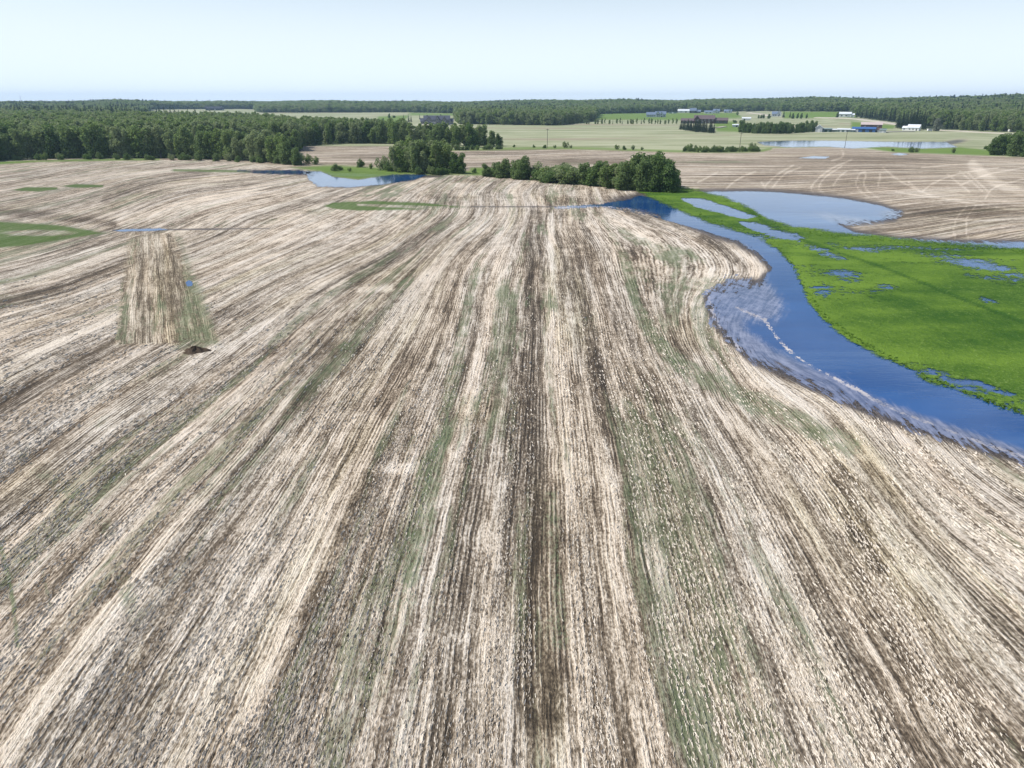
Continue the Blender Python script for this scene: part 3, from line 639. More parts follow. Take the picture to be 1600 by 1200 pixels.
def strip(kind, pts, step, h0, h1, label, cat='tree', group=None, rows=1, dy=2.5, jit=.35, wide=1.0, alt=None):
    """trees along a line of the picture, each one its own object"""
    P = np.array(pts, float); seg = np.hypot(*np.diff(P, axis=0).T); cum = np.concatenate([[0], np.cumsum(seg)])
    made = {}
    for rr in range(rows):
        d = (rr * .5 % 1) * step
        while d < cum[-1]:
            x = np.interp(d, cum, P[:, 0]); y = np.interp(d, cum, P[:, 1]); hh = np.interp(d, cum, np.linspace(h0, h1, len(P))) if np.isscalar(h0) else np.interp(d, cum, h0)
            k = kind
            if alt and rt.random() < alt[1]: k = alt[0]
            yy = y - rr * dy + rt.uniform(-.4, .4)
            sc_ = max(.6, (yy - YH) / (y - YH))
            o = tree(k, x + rt.uniform(-jit, jit) * step, yy, hh * rt.uniform(.8, 1.12) * sc_, label, cat, group, wide * rt.uniform(.9, 1.15))
            made.setdefault(rr, []).append(o)
            d += step * rt.uniform(.85, 1.15)
    for rr, os_ in made.items():
        if len(os_) > 60: continue
        os_.sort(key=lambda o: o.location.x / o.location.y)
        rank = '' if rows == 1 else (', ' + ['front', 'second', 'third'][rr] + ' rank')
        for i, o in enumerate(os_):
            if len(os_) * rows > 1: o['label'] = ORD[i] + ' from left' + rank + ': ' + label
# left wood, its front ranks
strip('poplar', [(-40, 253), (0, 250), (60, 247.5), (150, 246), (250, 246), (350, 249), (400, 252), (450, 256)], 12, [46, 46, 42, 44, 42, 40, 40, 38], None, 'poplar in the big wood left of the field', group='poplars in front ranks of the left wood', rows=3, dy=4.5, alt=('dark', .25))
strip('bush', [(0, 251), (150, 248.5), (350, 251.5), (455, 257)], 19, 8, 12, 'low willow bush at the foot of the left wood', 'bush', 'bushes at the foot of the left wood', jit=.6)
strip('dark', [(455, 257), (468, 258)], 14, 36, 30, 'dark tree closing the left wood', group='dark trees at the right end of the left wood')
tree('bush', 484, 256, 12, 'low bush just right of the left wood end', 'bush'); tree('bush', 496, 257, 10, 'small bush between the left wood and the pond grass', 'bush')
# second wood behind the far stubble
strip('poplar', [(470, 228), (530, 224), (600, 224), (640, 226)], 9, [30, 30, 30, 30], None, 'poplar behind the strip of far stubble', group='poplars behind the far stubble strip', rows=2, dy=3, alt=('dark', .3))
strip('poplar', [(645, 229), (700, 230), (752, 230)], 8.5, 30, 31, 'poplar before the large slate-roofed house', group='poplars before the large house', rows=2, dy=2.5, alt=('dark', .2))
strip('dark', [(764, 229), (785, 228)], 12, 22, 18, 'rounded tree ending the poplar row', group='trees at the right end of that row')
strip('bush', [(500, 224.5), (530, 224)], 8, 5, 5, 'low bush before the second wood', 'bush', 'bushes before the second wood')
strip('bush', [(672, 233), (720, 235), (790, 233)], 7, 9, 6, 'olive bush in hedge below the poplars', 'bush', 'hedge bushes below the poplar row')
# clump in the middle
strip('poplar', [(622, 268), (650, 270), (685, 270), (700, 270)], 7.5, [38, 43, 42, 40], None, 'grey-green poplar in the clump behind the blue pond', group='poplars of the clump behind the blue pond', rows=3, dy=3.2)
strip('dark', [(708, 271), (724, 271)], 12, 34, 30, 'dark tree right of the pond clump', group='dark trees at the right edge of the clump')
strip('bush', [(600, 266), (612, 268)], 9, 16, 16, 'bush left of the pond clump', 'bush', 'bushes left of the clump')
strip('bush', [(660, 272), (700, 273)], 10, 12, 12, 'bush at the foot of the clump behind the blue pond', 'bush', 'bushes below the clump')
for i, (a, b, h, l) in enumerate([(522, 267, 11, 'leftmost low willow bush on the pond grass'), (532, 266, 8, 'second low willow bush from the left on the pond grass'), (565, 261, 12, 'taller willow bush in the middle of the pond grass'),
                                  (580, 264, 7, 'low bush right of the middle bush on the pond grass'), (548, 268, 5, 'tiny bush low down on the pond grass'), (740, 270, 7, 'small bush in the gap between clump and tree line')]):
    tree('bush', a, b, h, l, 'bush')
# tree line running to the slough
strip('dark', [(764, 276), (790, 278)], 10, 20, 24, 'bushy tree starting the field-edge tree line', group='bushy trees at the left end of the tree line', wide=1.5)
strip('dark', [(806, 279), (828, 281)], 9, 28, 28, 'tall dark tree in the left part of the tree line', group='tall trees in the left part of the tree line', wide=1.5)
strip('bush', [(838, 282), (905, 288)], 9, 19, 22, 'shrubby willow low in the tree line', 'bush', 'shrubby willows of the tree line', rows=2, dy=3, wide=1.5)
strip('poplar', [(868, 284), (905, 287)], 22, 20, 24, 'thin poplar rising over the shrubs of the tree line', group='thin poplars of the tree line', wide=1.3)
strip('dark', [(915, 289), (932, 291)], 9, 34, 34, 'tall dark tree mid tree line', group='tallest trees in the middle of the tree line', wide=1.4)
strip('poplar', [(942, 292), (975, 296)], 8, 30, 34, 'light leaved poplar beside the big clump at the slough', group='light poplars beside the slough clump', rows=2, dy=3, wide=1.3)
strip('dark', [(986, 297), (1052, 300)], 9.5, [44, 46], None, 'broad dark tree of the big clump at the slough', group='dark trees of the slough clump', rows=3, dy=4, wide=1.1)
# far right clump
strip('dark', [(1558, 242), (1600, 245), (1640, 246)], 13, [30, 30, 28], None, 'dark tree of the far right clump', group='dark trees of the far right clump', rows=2, dy=3, wide=1.15)
# fence line bushes
for a, b, h, l in [(803, 230, 4, 'leftmost tiny bush on the far fence line'), (835, 230.5, 4, 'tiny bush left of the first utility pole'), (852, 231.5, 6, 'round bush at the foot of the first utility pole'), (881, 231, 8, 'round bush right of the first utility pole'),
                   (868, 231.5, 4, 'low bush between pole and round bush on the fence line'), (893, 231.5, 4, 'low bush right of the round bush on the fence line'), (962, 233.5, 6, 'first of the bushes in the middle of the fence line'), (976, 234, 6, 'second bush in the middle of the fence line'),
                   (990, 234, 6, 'third bush in the middle of the fence line'), (1002, 234.5, 4, 'last low bush in the middle of the fence line'), (1172, 234, 9, 'round bush at the right end of the long hedge'),
                   (1395, 236, 4, 'small bush on the green margin below the pale pond'), (1422, 238, 8, 'larger bush on the green margin below the pale pond'), (1430, 238, 6, 'bush touching the larger one on the green margin'), (1490, 239, 7, 'bush on the bright margin left of the far right clump'), (1540, 233, 5, 'small bush close to the far right clump')]:
    tree('bush', a, b, h, l, 'bush')
strip('bush', [(1072, 236.5), (1100, 238), (1185, 237)], 6.5, 8, 7, 'bush in the long low hedge by the second utility pole', 'bush', 'bushes of the long low hedge', rows=2, dy=2)
# rows round the farms
strip('spruce', [(1064, 203), (1085, 206), (1116, 208)], 3.6, [14, 18, 14], None, 'dark spruce in the screen before the brown house', group='spruces before the brown house', rows=2, dy=1.5, wide=1.5)
strip('dark', [(1157, 207), (1180, 208.5), (1230, 209), (1274, 206)], 6, 15, 14, 'dense tree of the shelter belt beside the farm sheds', group='shelter belt beside the farm sheds', rows=2, dy=1.2)
strip('spruce', [(632, 191), (646, 191)], 6, 11, 12, 'dark spruce left of the large slate-roofed house', group='spruces left of the large house', wide=1.3)
tree('spruce', 656, 187, 8, 'lone small spruce behind the left corner of the large house')
tree('dark', 608, 184, 6, 'lone round tree in the pale field left of the large house'); tree('bush', 617, 184, 4, 'small bush beside the lone round tree', 'bush')
strip('dark', [(540, 195), (600, 195)], 6, 9, 8, 'low tree on the pale field', group='low tree row on the pale field', rows=2, dy=1.2)
strip('poplar', [(912, 194), (1060, 194)], 5.5, 8, 8, 'young thin tree planted across the hay land', group='young trees planted across the hay land', wide=.8, alt=('spruce', .3))
strip('spruce', [(1338, 184), (1398, 191)], 7, 14, 20, 'spruce along the gravel road at the right wood', group='spruces along the gravel road', rows=2, dy=2)
strip('spruce', [(1402, 201), (1446, 203)], 6, [24, 26], None, 'tall dark spruce in the grove behind the small farmhouse', group='spruces of the farmhouse grove', rows=3, dy=2, wide=1.2)
tree('silver', 1464, 205, 18, 'pale silvery round tree beside the farmhouse grove', wide=1.0)
strip('poplar', [(1478, 202.5), (1530, 204.5), (1600, 207), (1640, 208.5)], 7.5, [22, 24, 25, 25], None, 'poplar at the front of the right wood behind the road', group='poplars at the front of the right wood', rows=2, dy=2.5, alt=('spruce', .2))
tree('dark', 1308, 184, 8, 'dark tree left of the far white building'); tree('bush', 1149, 192, 5, 'bush right of the brown house', 'bush')
strip('spruce', [(1226, 184), (1236, 184)], 6, 11, 10, 'dark spruce by the far grey house', group='spruces by the far grey house', wide=1.4)
strip('dark', [(1240, 185), (1264, 185)], 6, 7, 8, 'round tree right of the far grey house', group='round trees right of the far grey house')
strip('dark', [(1184, 185), (1202, 185)], 5, 6, 6, 'round tree left of the far grey house', group='round trees left of the far grey house')
strip('spruce', [(90, 190), (200, 188), (262, 192), (330, 198), (380, 200)], 9, [22, 22, 24, 20, 18], None, 'spruce rising above the broadleaf crowns of the left wood', group='spruces rising above the left wood')
tree('bush', 1152, 180, 5, 'tree at the far end of the house row', 'tree')

# the rest of the woods: one mass, a scatter of crowns
def scatter():
    pts = []
    n = 260000
    rr = 420 * (5200 / 420) ** rng.random(n)
    az = rng.uniform(-.95, .95, n)
    y = rr / np.sqrt(1 + az ** 2); x = y * az
    z = H(x, y); qx, qy = project(x, y, z)
    ok = in_forest(qx, qy, rr) & (qx > -260) & (qx < 1860)
    ok &= ~((sdist(qx, qy, WOOD1) > 0) & (qy > 228) & (qx > -40) & (qx < 480) & (qy > 236))
    ok &= ~((sdist(qx, qy, WOOD1) > 0) & (qx > 465) & (qy > 220.5))
    ok &= ~((qx > 1330) & (qx < 1650) & (qy > np.interp(qx, [1335, 1398, 1446, 1600, 1650], [179, 187, 197, 203, 204.5])))
    for p in [(60, 171, 16, 1.6), (820, 170, 20, 1.2), (1200, 168, 14, 1), (560, 171, 25, 1)]:
        ok &= blob(qx, qy, *p) < .2
    # a clearing stays open
    x, y, z, rr, qx, qy = (a[ok] for a in (x, y, z, rr, qx, qy))
    sp = np.clip(rr * .0062, 5.0, 26)
    cell = {}
    keep = []
    for i in range(len(x)):
        s = sp[i]; lv = int(math.log2(s) * 2); q = 2 ** (lv / 2)
        k = (lv, int(x[i] / q), int(y[i] / q))
        if k in cell: continue
        cell[k] = 1; keep.append(i)
    keep = np.array(keep)
    return x[keep], y[keep], z[keep], rr[keep], qx[keep], qy[keep]
fx, fy, fz, fr, fpx, fpy = scatter()
nF = len(fx)
spr = (np.sin(fx * .013 + 2) + np.sin(fy * .009 + fx * .004) + rng.normal(0, .8, nF)) > 1.9
spr |= ((fpx > 1400) & (rng.random(nF) < .14)) | ((fpx < 260) & (fpy < 195) & (rng.random(nF) < .25))
pick = np.where(spr, 5 + rng.integers(0, 2, nF), rng.integers(0, 5, nF)).astype(np.int32)
wscale = np.clip(fr * .0062 / 5.6, 1.0, 3.6)
hs = rng.uniform(.6, 1.25, nF) * (1 + .12 * np.sin(fx * .01) * np.cos(fy * .008))
pm = bpy.data.meshes.new('distant_woods'); pm.vertices.add(nF); pm.vertices.foreach_set('co', np.stack([fx, fy, fz], 1).astype(np.float32).ravel())
for nm, typ, arr, key in (('pick', 'INT', pick, 'value'), ('turn', 'FLOAT', rng.uniform(0, 6.28, nF), 'value'), ('size', 'FLOAT_VECTOR', np.stack([wscale * (hs * .5 + .65), wscale * (hs * .5 + .65), hs * (1 + .06 * (wscale - 1))], 1), 'vector')):
    a = pm.attributes.new(nm, typ, 'POINT'); a.data.foreach_set(key, np.ascontiguousarray(arr).ravel() if typ == 'INT' else arr.astype(np.float32).ravel())
woods = bpy.data.objects.new('distant_woods', pm); COL.objects.link(woods)
tag(woods, 'mass of mixed poplar and spruce woods reaching to the horizon', 'woods', kind='stuff')
pc = bpy.data.collections.new('tree_models')
def joined(root, name):                            # crown and trunk as one mesh for the scatter
    V, Q, mi, lf = [], [], [], []; off = 0; mats = []
    for ch in root.children:
        me = ch.data; n = len(me.vertices); v = np.empty(n * 3, np.float32); me.vertices.foreach_get('co', v); q = np.empty(len(me.loops), np.int32); me.loops.foreach_get('vertex_index', q)
        q = q.reshape(-1, 4); V.append(v.reshape(-1, 3)); Q.append(q + off); off += n; mi.append(np.full(len(q), len(mats))); mats.append(me.materials[0])
        if 'leaf' in me.attributes:
            a = np.empty(len(q), np.float32); me.attributes['leaf'].data.foreach_get('value', a); lf.append(a)
        else: lf.append(np.zeros(len(q), np.float32))
    o = mesh_np(name, np.concatenate(V), np.concatenate(Q), None, mats=mats, midx=np.concatenate(mi), attrs={'leaf': (np.concatenate(lf), 'FACE')})
    COL.objects.unlink(o); pc.objects.link(o); return o
for i, pr in enumerate(PROTO['poplar'] + PROTO['spruce'][:2]): joined(pr, 'model_%02d' % i)
ng = bpy.data.node_groups.new('scatter_crowns', 'GeometryNodeTree')
ng.interface.new_socket('Geometry', in_out='INPUT', socket_type='NodeSocketGeometry'); ng.interface.new_socket('Geometry', in_out='OUTPUT', socket_type='NodeSocketGeometry')
gi, go = ng.nodes.new('NodeGroupInput'), ng.nodes.new('NodeGroupOutput')
ci = ng.nodes.new('GeometryNodeCollectionInfo'); ci.inputs[0].default_value = pc; ci.inputs[1].default_value = True; ci.inputs[2].default_value = True
ip = ng.nodes.new('GeometryNodeInstanceOnPoints'); ip.inputs['Pick Instance'].default_value = True
def nat(nm, dt):
    n = ng.nodes.new('GeometryNodeInputNamedAttribute'); n.data_type = dt; n.inputs[0].default_value = nm; return n.outputs[0]
cx_ = ng.nodes.new('ShaderNodeCombineXYZ'); ng.links.new(nat('turn', 'FLOAT'), cx_.inputs[2])
ng.links.new(gi.outputs[0], ip.inputs['Points']); ng.links.new(ci.outputs[0], ip.inputs['Instance']); ng.links.new(nat('pick', 'INT'), ip.inputs['Instance Index'])
ng.links.new(cx_.outputs[0], ip.inputs['Rotation']); ng.links.new(nat('size', 'FLOAT_VECTOR'), ip.inputs['Scale']); ng.links.new(ip.outputs[0], go.inputs[0])
md = woods.modifiers.new('scatter', 'NODES'); md.node_group = ng
print('forest instances', nF, 'verts ground', len(ground.data.vertices))

# ---------------------------------------------------------------- buildings
def box(V, Q, x0, x1, y0, y1, z0, z1):
    k = len(V)
    for z in (z0, z1):
        for (x, y) in ((x0, y0), (x1, y0), (x1, y1), (x0, y1)): V.append((x, y, z))
    Q += [(k, k + 3, k + 2, k + 1), (k + 4, k + 5, k + 6, k + 7)] + [(k + i, k + (i + 1) % 4, k + 4 + (i + 1) % 4, k + 4 + i) for i in range(4)]
def wallbody(V, Q, x0, x1, y0, y1, z1, rh, ax):
    """walls up to the eaves with the two gable triangles"""
    box(V, Q, x0, x1, y0, y1, -.6, z1)
    if rh <= 0: return
    k = len(V); e = .01
    if ax == 'x':
        ym = (y0 + y1) / 2
        V += [(x0, y0, z1 + e), (x0, y1, z1 + e), (x0, ym, z1 + rh), (x1, y0, z1 + e), (x1, y1, z1 + e), (x1, ym, z1 + rh)]
    else:
        xm = (x0 + x1) / 2
        V += [(x0, y0, z1 + e), (x1, y0, z1 + e), (xm, y0, z1 + rh), (x0, y1, z1 + e), (x1, y1, z1 + e), (xm, y1, z1 + rh)]
    Q += [(k, k + 1, k + 2, k + 2), (k + 3, k + 5, k + 4, k + 4), (k, k + 2, k + 5, k + 3), (k + 1, k + 4, k + 5, k + 2)]
def slab(V, Q, a, b, c, d, th=.22):
    """a roof slope: corners a,b (eave) and c,d (ridge)"""
    k = len(V)
    for p in (a, b, c, d): V.append((p[0], p[1], p[2] + .05))
    for p in (a, b, c, d): V.append((p[0], p[1], p[2] + .05 + th))
    Q += [(k, k + 3, k + 2, k + 1), (k + 4, k + 5, k + 6, k + 7)] + [(k + i, k + (i + 1) % 4, k + 4 + (i + 1) % 4, k + 4 + i) for i in range(4)]
def roofbody(V, Q, x0, x1, y0, y1, z1, rh, ax, o=.5):
    if rh <= 0:
        box(V, Q, x0 - o * .4, x1 + o * .4, y0 - o * .4, y1 + o * .4, z1 + .02, z1 + .3); return
    if ax == 'x':
        ym = (y0 + y1) / 2; dz = rh / (ym - y0) * o
        slab(V, Q, (x0 - o, y0 - o, z1 - dz), (x1 + o, y0 - o, z1 - dz), (x1 + o, ym, z1 + rh), (x0 - o, ym, z1 + rh))
        slab(V, Q, (x1 + o, y1 + o, z1 - dz), (x0 - o, y1 + o, z1 - dz), (x0 - o, ym + .01, z1 + rh), (x1 + o, ym + .01, z1 + rh))
    else:
        xm = (x0 + x1) / 2; dz = rh / (xm - x0) * o
        slab(V, Q, (x0 - o, y1 + o, z1 - dz), (x0 - o, y0 - o, z1 - dz), (xm, y0 - o, z1 + rh), (xm, y1 + o, z1 + rh))
        slab(V, Q, (x1 + o, y0 - o, z1 - dz), (x1 + o, y1 + o, z1 - dz), (xm + .01, y1 + o, z1 + rh), (xm + .01, y0 - o, z1 + rh))
def meshq(name, V, Q, mat, parent=None):
    me = bpy.data.meshes.new(name)
    me.from_pydata([tuple(map(float, v)) for v in V], [], [tuple(dict.fromkeys(q)) for q in Q]); me.update()
    me.materials.append(mat); o = bpy.data.objects.new(name, me); COL.objects.link(o)
    if parent: o.parent = parent
    return o
def bmat(name, col, rough=.7, spec=.3, metal=0.0):
    t = NT(name); n = t.noise(t.node('ShaderNodeTexCoord').outputs['Object'], (.9, .9, 4), 3, .6)
    t.set(col=t.mix(n, tuple(c * .88 for c in col), tuple(min(1, c * 1.1) for c in col)), rough=rough, spec=spec, metal=metal); return t.m
M = dict(slate=bmat('slate_shingles', (.075, .085, .115)), stone=bmat('grey_stone', (.17, .17, .18)), glass=bmat('window_glass', (.02, .03, .045), .12, .6), white=bmat('white_trim', (.75, .75, .74)),
         brown=bmat('brown_siding', (.075, .045, .042)), broof=bmat('brown_shingles', (.14, .105, .11)), blue=bmat('blue_metal', (.05, .13, .33), .45), red=bmat('red_brown_metal', (.13, .075, .065), .5),
         pale=bmat('pale_siding', (.50, .53, .56)), pink=bmat('pale_pink_roof', (.50, .42, .40)), green=bmat('dark_green_siding', (.035, .075, .06)), greyg=bmat('grey_green_metal', (.20, .26, .25), .5), tin=bmat('bright_tin_roof', (.72, .76, .80), .4, .5),
         bluish=bmat('blue_grey_roof', (.16, .21, .30)), gravel=bmat('pale_gravel', (.46, .42, .36), .95, .1), pole=bmat('weathered_pole', (.10, .085, .07), .9), rubber=bmat('tyre_rubber', (.02, .02, .02), .8), steel=bmat('galvanised_steel', (.45, .46, .48), .4, .5),
         dark=bmat('dark_navy_siding', (.035, .04, .055)))
def building(name, px, py, wpx, label, cat, mods, wall, roof, wins=(), doors=(), chim=(), yaw=0.0, dep=None, wmat='glass', porch=None):
    """mods: (x0,x1,y0,y1,wall height,roof rise,ridge axis); x in fractions of the width, the rest in metres"""
    x, y, z = ground_at(px, py); W = wpx / ppm(x, y, z)
    rt_ = empty(name, (x, y, z), -math.atan2(x, y) + R(yaw)); tag(rt_, label, cat)
    V, Q = [], []; RV, RQ = [], []
    f = lambda a: (a - .5) * W
    for i, (x0, x1, y0, y1, wh, rh, ax) in enumerate(mods):
        j = .013 * i
        wallbody(V, Q, f(x0), f(x1), y0 - j, y1 + j, wh - j, rh, ax); roofbody(RV, RQ, f(x0), f(x1), y0 - j, y1 + j, wh - j, rh, ax)
    meshq('wall', V, Q, wall, rt_); ro = meshq('roof', RV, RQ, roof, rt_)
    for (a, yy, zz, w, h) in wins:
        V, Q = [], []; box(V, Q, f(a) - w / 2, f(a) + w / 2, yy - .10, yy - .02, zz, zz + h); wo = meshq('window', V, Q, M[wmat], rt_)
        V, Q = [], []
        for q in ((-w / 2 - .14, -w / 2, 0, h), (w / 2, w / 2 + .14, 0, h), (-w / 2 - .14, w / 2 + .14, -.15, -.001), (-w / 2 - .14, w / 2 + .14, h + .001, h + .15), (-.04, .04, 0, h)):
            box(V, Q, f(a) + q[0], f(a) + q[1], yy - .13, yy - .015, zz + q[2], zz + q[3])
        meshq('frame', V, Q, M['white'], wo)
    for (a, yy, w, h, m) in doors:
        V, Q = [], []; box(V, Q, f(a) - w / 2, f(a) + w / 2, yy - .09, yy - .01, 0, h)
        for q in range(1, 4): box(V, Q, f(a) - w / 2 + .05, f(a) + w / 2 - .05, yy - .11, yy - .095, h * q / 4 - .03, h * q / 4 + .03)
        meshq('door', V, Q, M[m], rt_)
    for (a, yy, z1) in chim:
        V, Q = [], []; box(V, Q, f(a) - .6, f(a) + .6, yy - .5, yy + .5, z1 - 4, z1); box(V, Q, f(a) - .75, f(a) + .75, yy - .65, yy + .65, z1, z1 + .3); meshq('chimney', V, Q, M['stone'], ro)
    if porch:
        V, Q = [], []; x0, x1, y0, y1, zt, n = porch
        box(V, Q, f(x0), f(x1), y0, y1, zt, zt + .35); box(V, Q, f(x0), f(x1), y0, y1, -.5, .35)
        for i in range(n):
            a = f(x0) + .3 + (f(x1) - f(x0) - .6) * i / (n - 1); box(V, Q, a - .22, a + .22, y0 + .15, y0 + .6, .35, zt)
        meshq('porch', V, Q, M['white'], rt_)
    return rt_
big = building('mansion', 683, 194.5, 51, 'large grey stone house with steep slate roofs and many gables on the pale field', 'house',
    [(.10, .90, 0, 13, 6.6, 5.2, 'x'), (.0, .12, 1, 12, 4.2, 4.0, 'x'), (.88, 1.0, 1, 12, 4.2, 3.6, 'x'), (.18, .34, -3, 9, 6.6, 4.4, 'y'), (.46, .56, -2.5, 9, 7.6, 4.8, 'y'), (.66, .78, -2.0, 9, 6.6, 4.2, 'y'), (.86, .93, -1.2, 9, 4.6, 3.2, 'y')],
    M['stone'], M['slate'],
    wins=[(.22, -3, 4.2, 1.5, 1.8), (.30, -3, 4.2, 1.5, 1.8), (.51, -2.5, 5.2, 1.8, 2.4), (.72, -2, 4.2, 1.6, 1.8), (.22, -3, .9, 1.8, 2.2), (.30, -3, .9, 1.8, 2.2), (.38, 0, 3.9, 1.4, 1.6), (.43, 0, 3.9, 1.4, 1.6), (.38, 0, .9, 1.6, 2.1), (.51, -2.5, .8, 2.4, 2.6),
          (.59, 0, 3.9, 1.4, 1.6), (.63, 0, 3.9, 1.4, 1.6), (.60, 0, .9, 1.8, 2.1), (.70, -2, .9, 1.6, 2.0), (.75, -2, .9, 1.6, 2.0), (.82, 0, .9, 1.6, 2.0), (.895, -1.2, 1.0, 1.6, 2.0), (.05, .95, 1.0, 1.8, 1.6), (.96, .95, 1.0, 1.6, 1.6), (.14, 0, 1.0, 1.6, 1.8)],
    doors=[(.425, 0, 1.6, 2.6, 'dark')], chim=[(.20, 6, 12.6), (.62, 7, 13.2)], porch=(.345, .455, -3.0, -.2, 3.0, 5))
building('farmhouse', 1100, 193, 71, 'long brown two-storey house with wide shingled roofs behind the spruce screen', 'house',
    [(.28, .72, 0, 14, 6.4, 5.0, 'x'), (.70, 1.0, 1.5, 12, 4.6, 3.4, 'x'), (.0, .30, -2, 10, 4.0, 3.0, 'x'), (.29, .40, -3, 8, 6.6, 4.6, 'y')],
    M['brown'], M['broof'], wins=[(.33, -3, 4.0, 1.8, 1.8), (.37, -3, 4.0, 1.8, 1.8), (.45, 0, 4.0, 2, 1.6), (.52, 0, 4.0, 2, 1.6), (.60, 0, 4.0, 2, 1.6), (.68, 0, 4.0, 2, 1.6), (.46, 0, 1, 2, 1.8), (.60, 0, 1, 2, 1.8), (.78, 1.5, 1.2, 3.4, 2), (.86, 1.5, 1.2, 3.4, 2), (.94, 1.5, 1.2, 3.4, 2), (.05, -2, 1, 2, 1.6), (.13, -2, 1, 2, 1.6), (.21, -2, 1, 2, 1.6)],
    doors=[(.53, 0, 1.4, 2.4, 'pale')], chim=[(.66, 8, 12.0)])
building('country_house', 1025, 183, 30, 'blue-grey house with white gables on the bright meadow', 'house', [(.0, .55, 0, 10, 5, 4.5, 'x'), (.45, 1., 1, 11, 6, 5, 'x'), (.50, .66, -2, 8, 7, 4.5, 'y'), (.70, .85, -2, 8, 6, 4, 'y')], M['pale'], M['bluish'],
    wins=[(.1, 0, 1.5, 2, 2), (.2, 0, 1.5, 2, 2), (.3, 0, 1.5, 2, 2), (.4, 0, 1.5, 2, 2), (.55, -2, 4, 2, 2.4), (.61, -2, 4, 2, 2.4), (.58, -2, 1, 3, 2), (.77, -2, 3.8, 2.4, 2), (.92, 1, 1.5, 2, 2)], doors=[(.78, -2, 2.4, 2.4, 'dark')])
building('barn', 1068, 176, 18, 'white roofed barn on the far meadow', 'barn', [(0, 1, 0, 12, 4.5, 4, 'x')], M['white'], M['tin'], doors=[(.3, 0, 5, 4, 'pale'), (.7, 0, 3, 3.5, 'dark')])
building('far_house', 1086, 176.8, 17, 'dark navy house right of the far white barn', 'house', [(0, .6, 0, 10, 6, 6, 'x'), (.5, 1, 1, 9, 4, 4, 'x')], M['dark'], M['bluish'], wins=[(.2, 0, 2, 3, 2), (.4, 0, 2, 3, 2), (.8, 1, 1, 3, 2)])
building('far_house', 1107, 177.5, 13, 'low white house left in the far row of houses', 'house', [(0, 1, 0, 10, 4, 3, 'x')], M['white'], M['bluish'], wins=[(.3, 0, 1, 3, 2), (.7, 0, 1, 3, 2)])
building('far_house', 1119, 177, 10, 'blue-grey roofed house in the middle of the far row', 'house', [(0, 1, 0, 10, 5, 5, 'x'), (.3, .7, -2, 8, 5, 4, 'y')], M['pale'], M['bluish'], wins=[(.5, -2, 1.5, 3, 2)])
building('far_house', 1137, 176.5, 12, 'wide blue-grey house right in the far row of houses', 'house', [(0, 1, 0, 10, 4, 4, 'x'), (.6, .9, -2, 8, 5, 4, 'y')], M['pale'], M['bluish'], wins=[(.2, 0, 1.5, 3, 2), (.75, -2, 1.5, 3, 2)])
building('long_shed', 1051, 177.3, 12, 'low grey-green shed left of the far white barn', 'shed', [(0, 1, 0, 9, 3.4, 0, 'x')], M['greyg'], M['greyg'], doors=[(.5, 0, 4, 3, 'white')])
building('shed', 1166, 188, 13, 'small white shed on the hay land right of the brown house', 'shed', [(0, 1, 0, 7, 3.2, 1.6, 'x')], M['white'], M['tin'], doors=[(.3, 0, 2, 2.4, 'dark')])
building('shed', 1151, 198.5, 13, 'low pale shed at the left end of the shelter belt', 'shed', [(0, 1, 0, 6, 2.4, .8, 'x')], M['pale'], M['tin'], doors=[(.5, 0, 2, 2.0, 'dark')])
building('far_house', 1213, 182, 14, 'pale grey house between round trees on the far slope', 'house', [(0, .8, 0, 10, 5, 4.5, 'x'), (.55, 1, -1, 9, 6.5, 5, 'y')], M['pale'], M['bluish'], wins=[(.2, 0, 1.5, 2.4, 2), (.4, 0, 1.5, 2.4, 2), (.78, -1, 3.5, 2.4, 2)], doors=[(.75, -1, 2.4, 2.6, 'dark')])
building('white_hall', 1322, 183, 23, 'white hall with bright roof at the gravel road', 'building', [(0, .8, 0, 12, 5.5, 3, 'x'), (.75, 1, 1, 9, 4, 2, 'x')], M['white'], M['tin'], wins=[(.2, 0, 1.5, 3, 2), (.5, 0, 1.5, 3, 2)], doors=[(.65, 0, 4, 4, 'pale')])
building('farm_shed', 1279, 206.5, 10, 'pale gabled shed at the right end of the shelter belt', 'shed', [(0, 1, 0, 9, 4.5, 2.6, 'y')], M['pale'], M['tin'], doors=[(.5, 0, 2.6, 3, 'white')])
building('farm_shed', 1290, 206.2, 17, 'dark green shed beside the pale gabled shed', 'shed', [(0, 1, -1, 5, 2.9, .9, 'x')], M['green'], M['greyg'], doors=[(.3, -1, 2.2, 2.2, 'greyg'), (.7, -1, 2.2, 2.2, 'greyg')])
building('farm_shed', 1317, 206.3, 33, 'long low grey shed with white ends left of the blue shed', 'shed', [(.25, .8, 0, 5, 2.5, .9, 'x'), (0, .24, .3, 4.6, 2.2, .7, 'x'), (.81, 1, .3, 4.6, 2.2, .6, 'x')], M['greyg'], M['tin'], doors=[(.4, 0, 2, 2, 'white'), (.6, 0, 2, 2, 'white')])
building('machine_shed', 1349, 206.6, 33, 'long blue metal machine shed', 'shed', [(0, 1, 0, 9, 3.4, 1.6, 'x')], M['blue'], M['blue'], doors=[(.2, 0, 3, 2.8, 'white'), (.5, 0, 3, 2.8, 'dark'), (.8, 0, 3, 2.8, 'dark')])
building('barn', 1361, 200.8, 30, 'red-brown barn with pale roof behind the blue shed', 'barn', [(0, 1, 0, 11, 4.4, 2.6, 'x')], M['red'], M['pink'], wins=[(.2, 0, 2, 1, 1), (.8, 0, 2, 1, 1)], doors=[(.5, 0, 3.4, 3.4, 'brown')])
building('farm_shed', 1370, 206.8, 10, 'small reddish shed between the blue shed and the grey one', 'shed', [(0, 1, 0, 6, 2.6, 1.2, 'x')], M['white'], M['red'], doors=[(.4, 0, 2, 2, 'dark')])
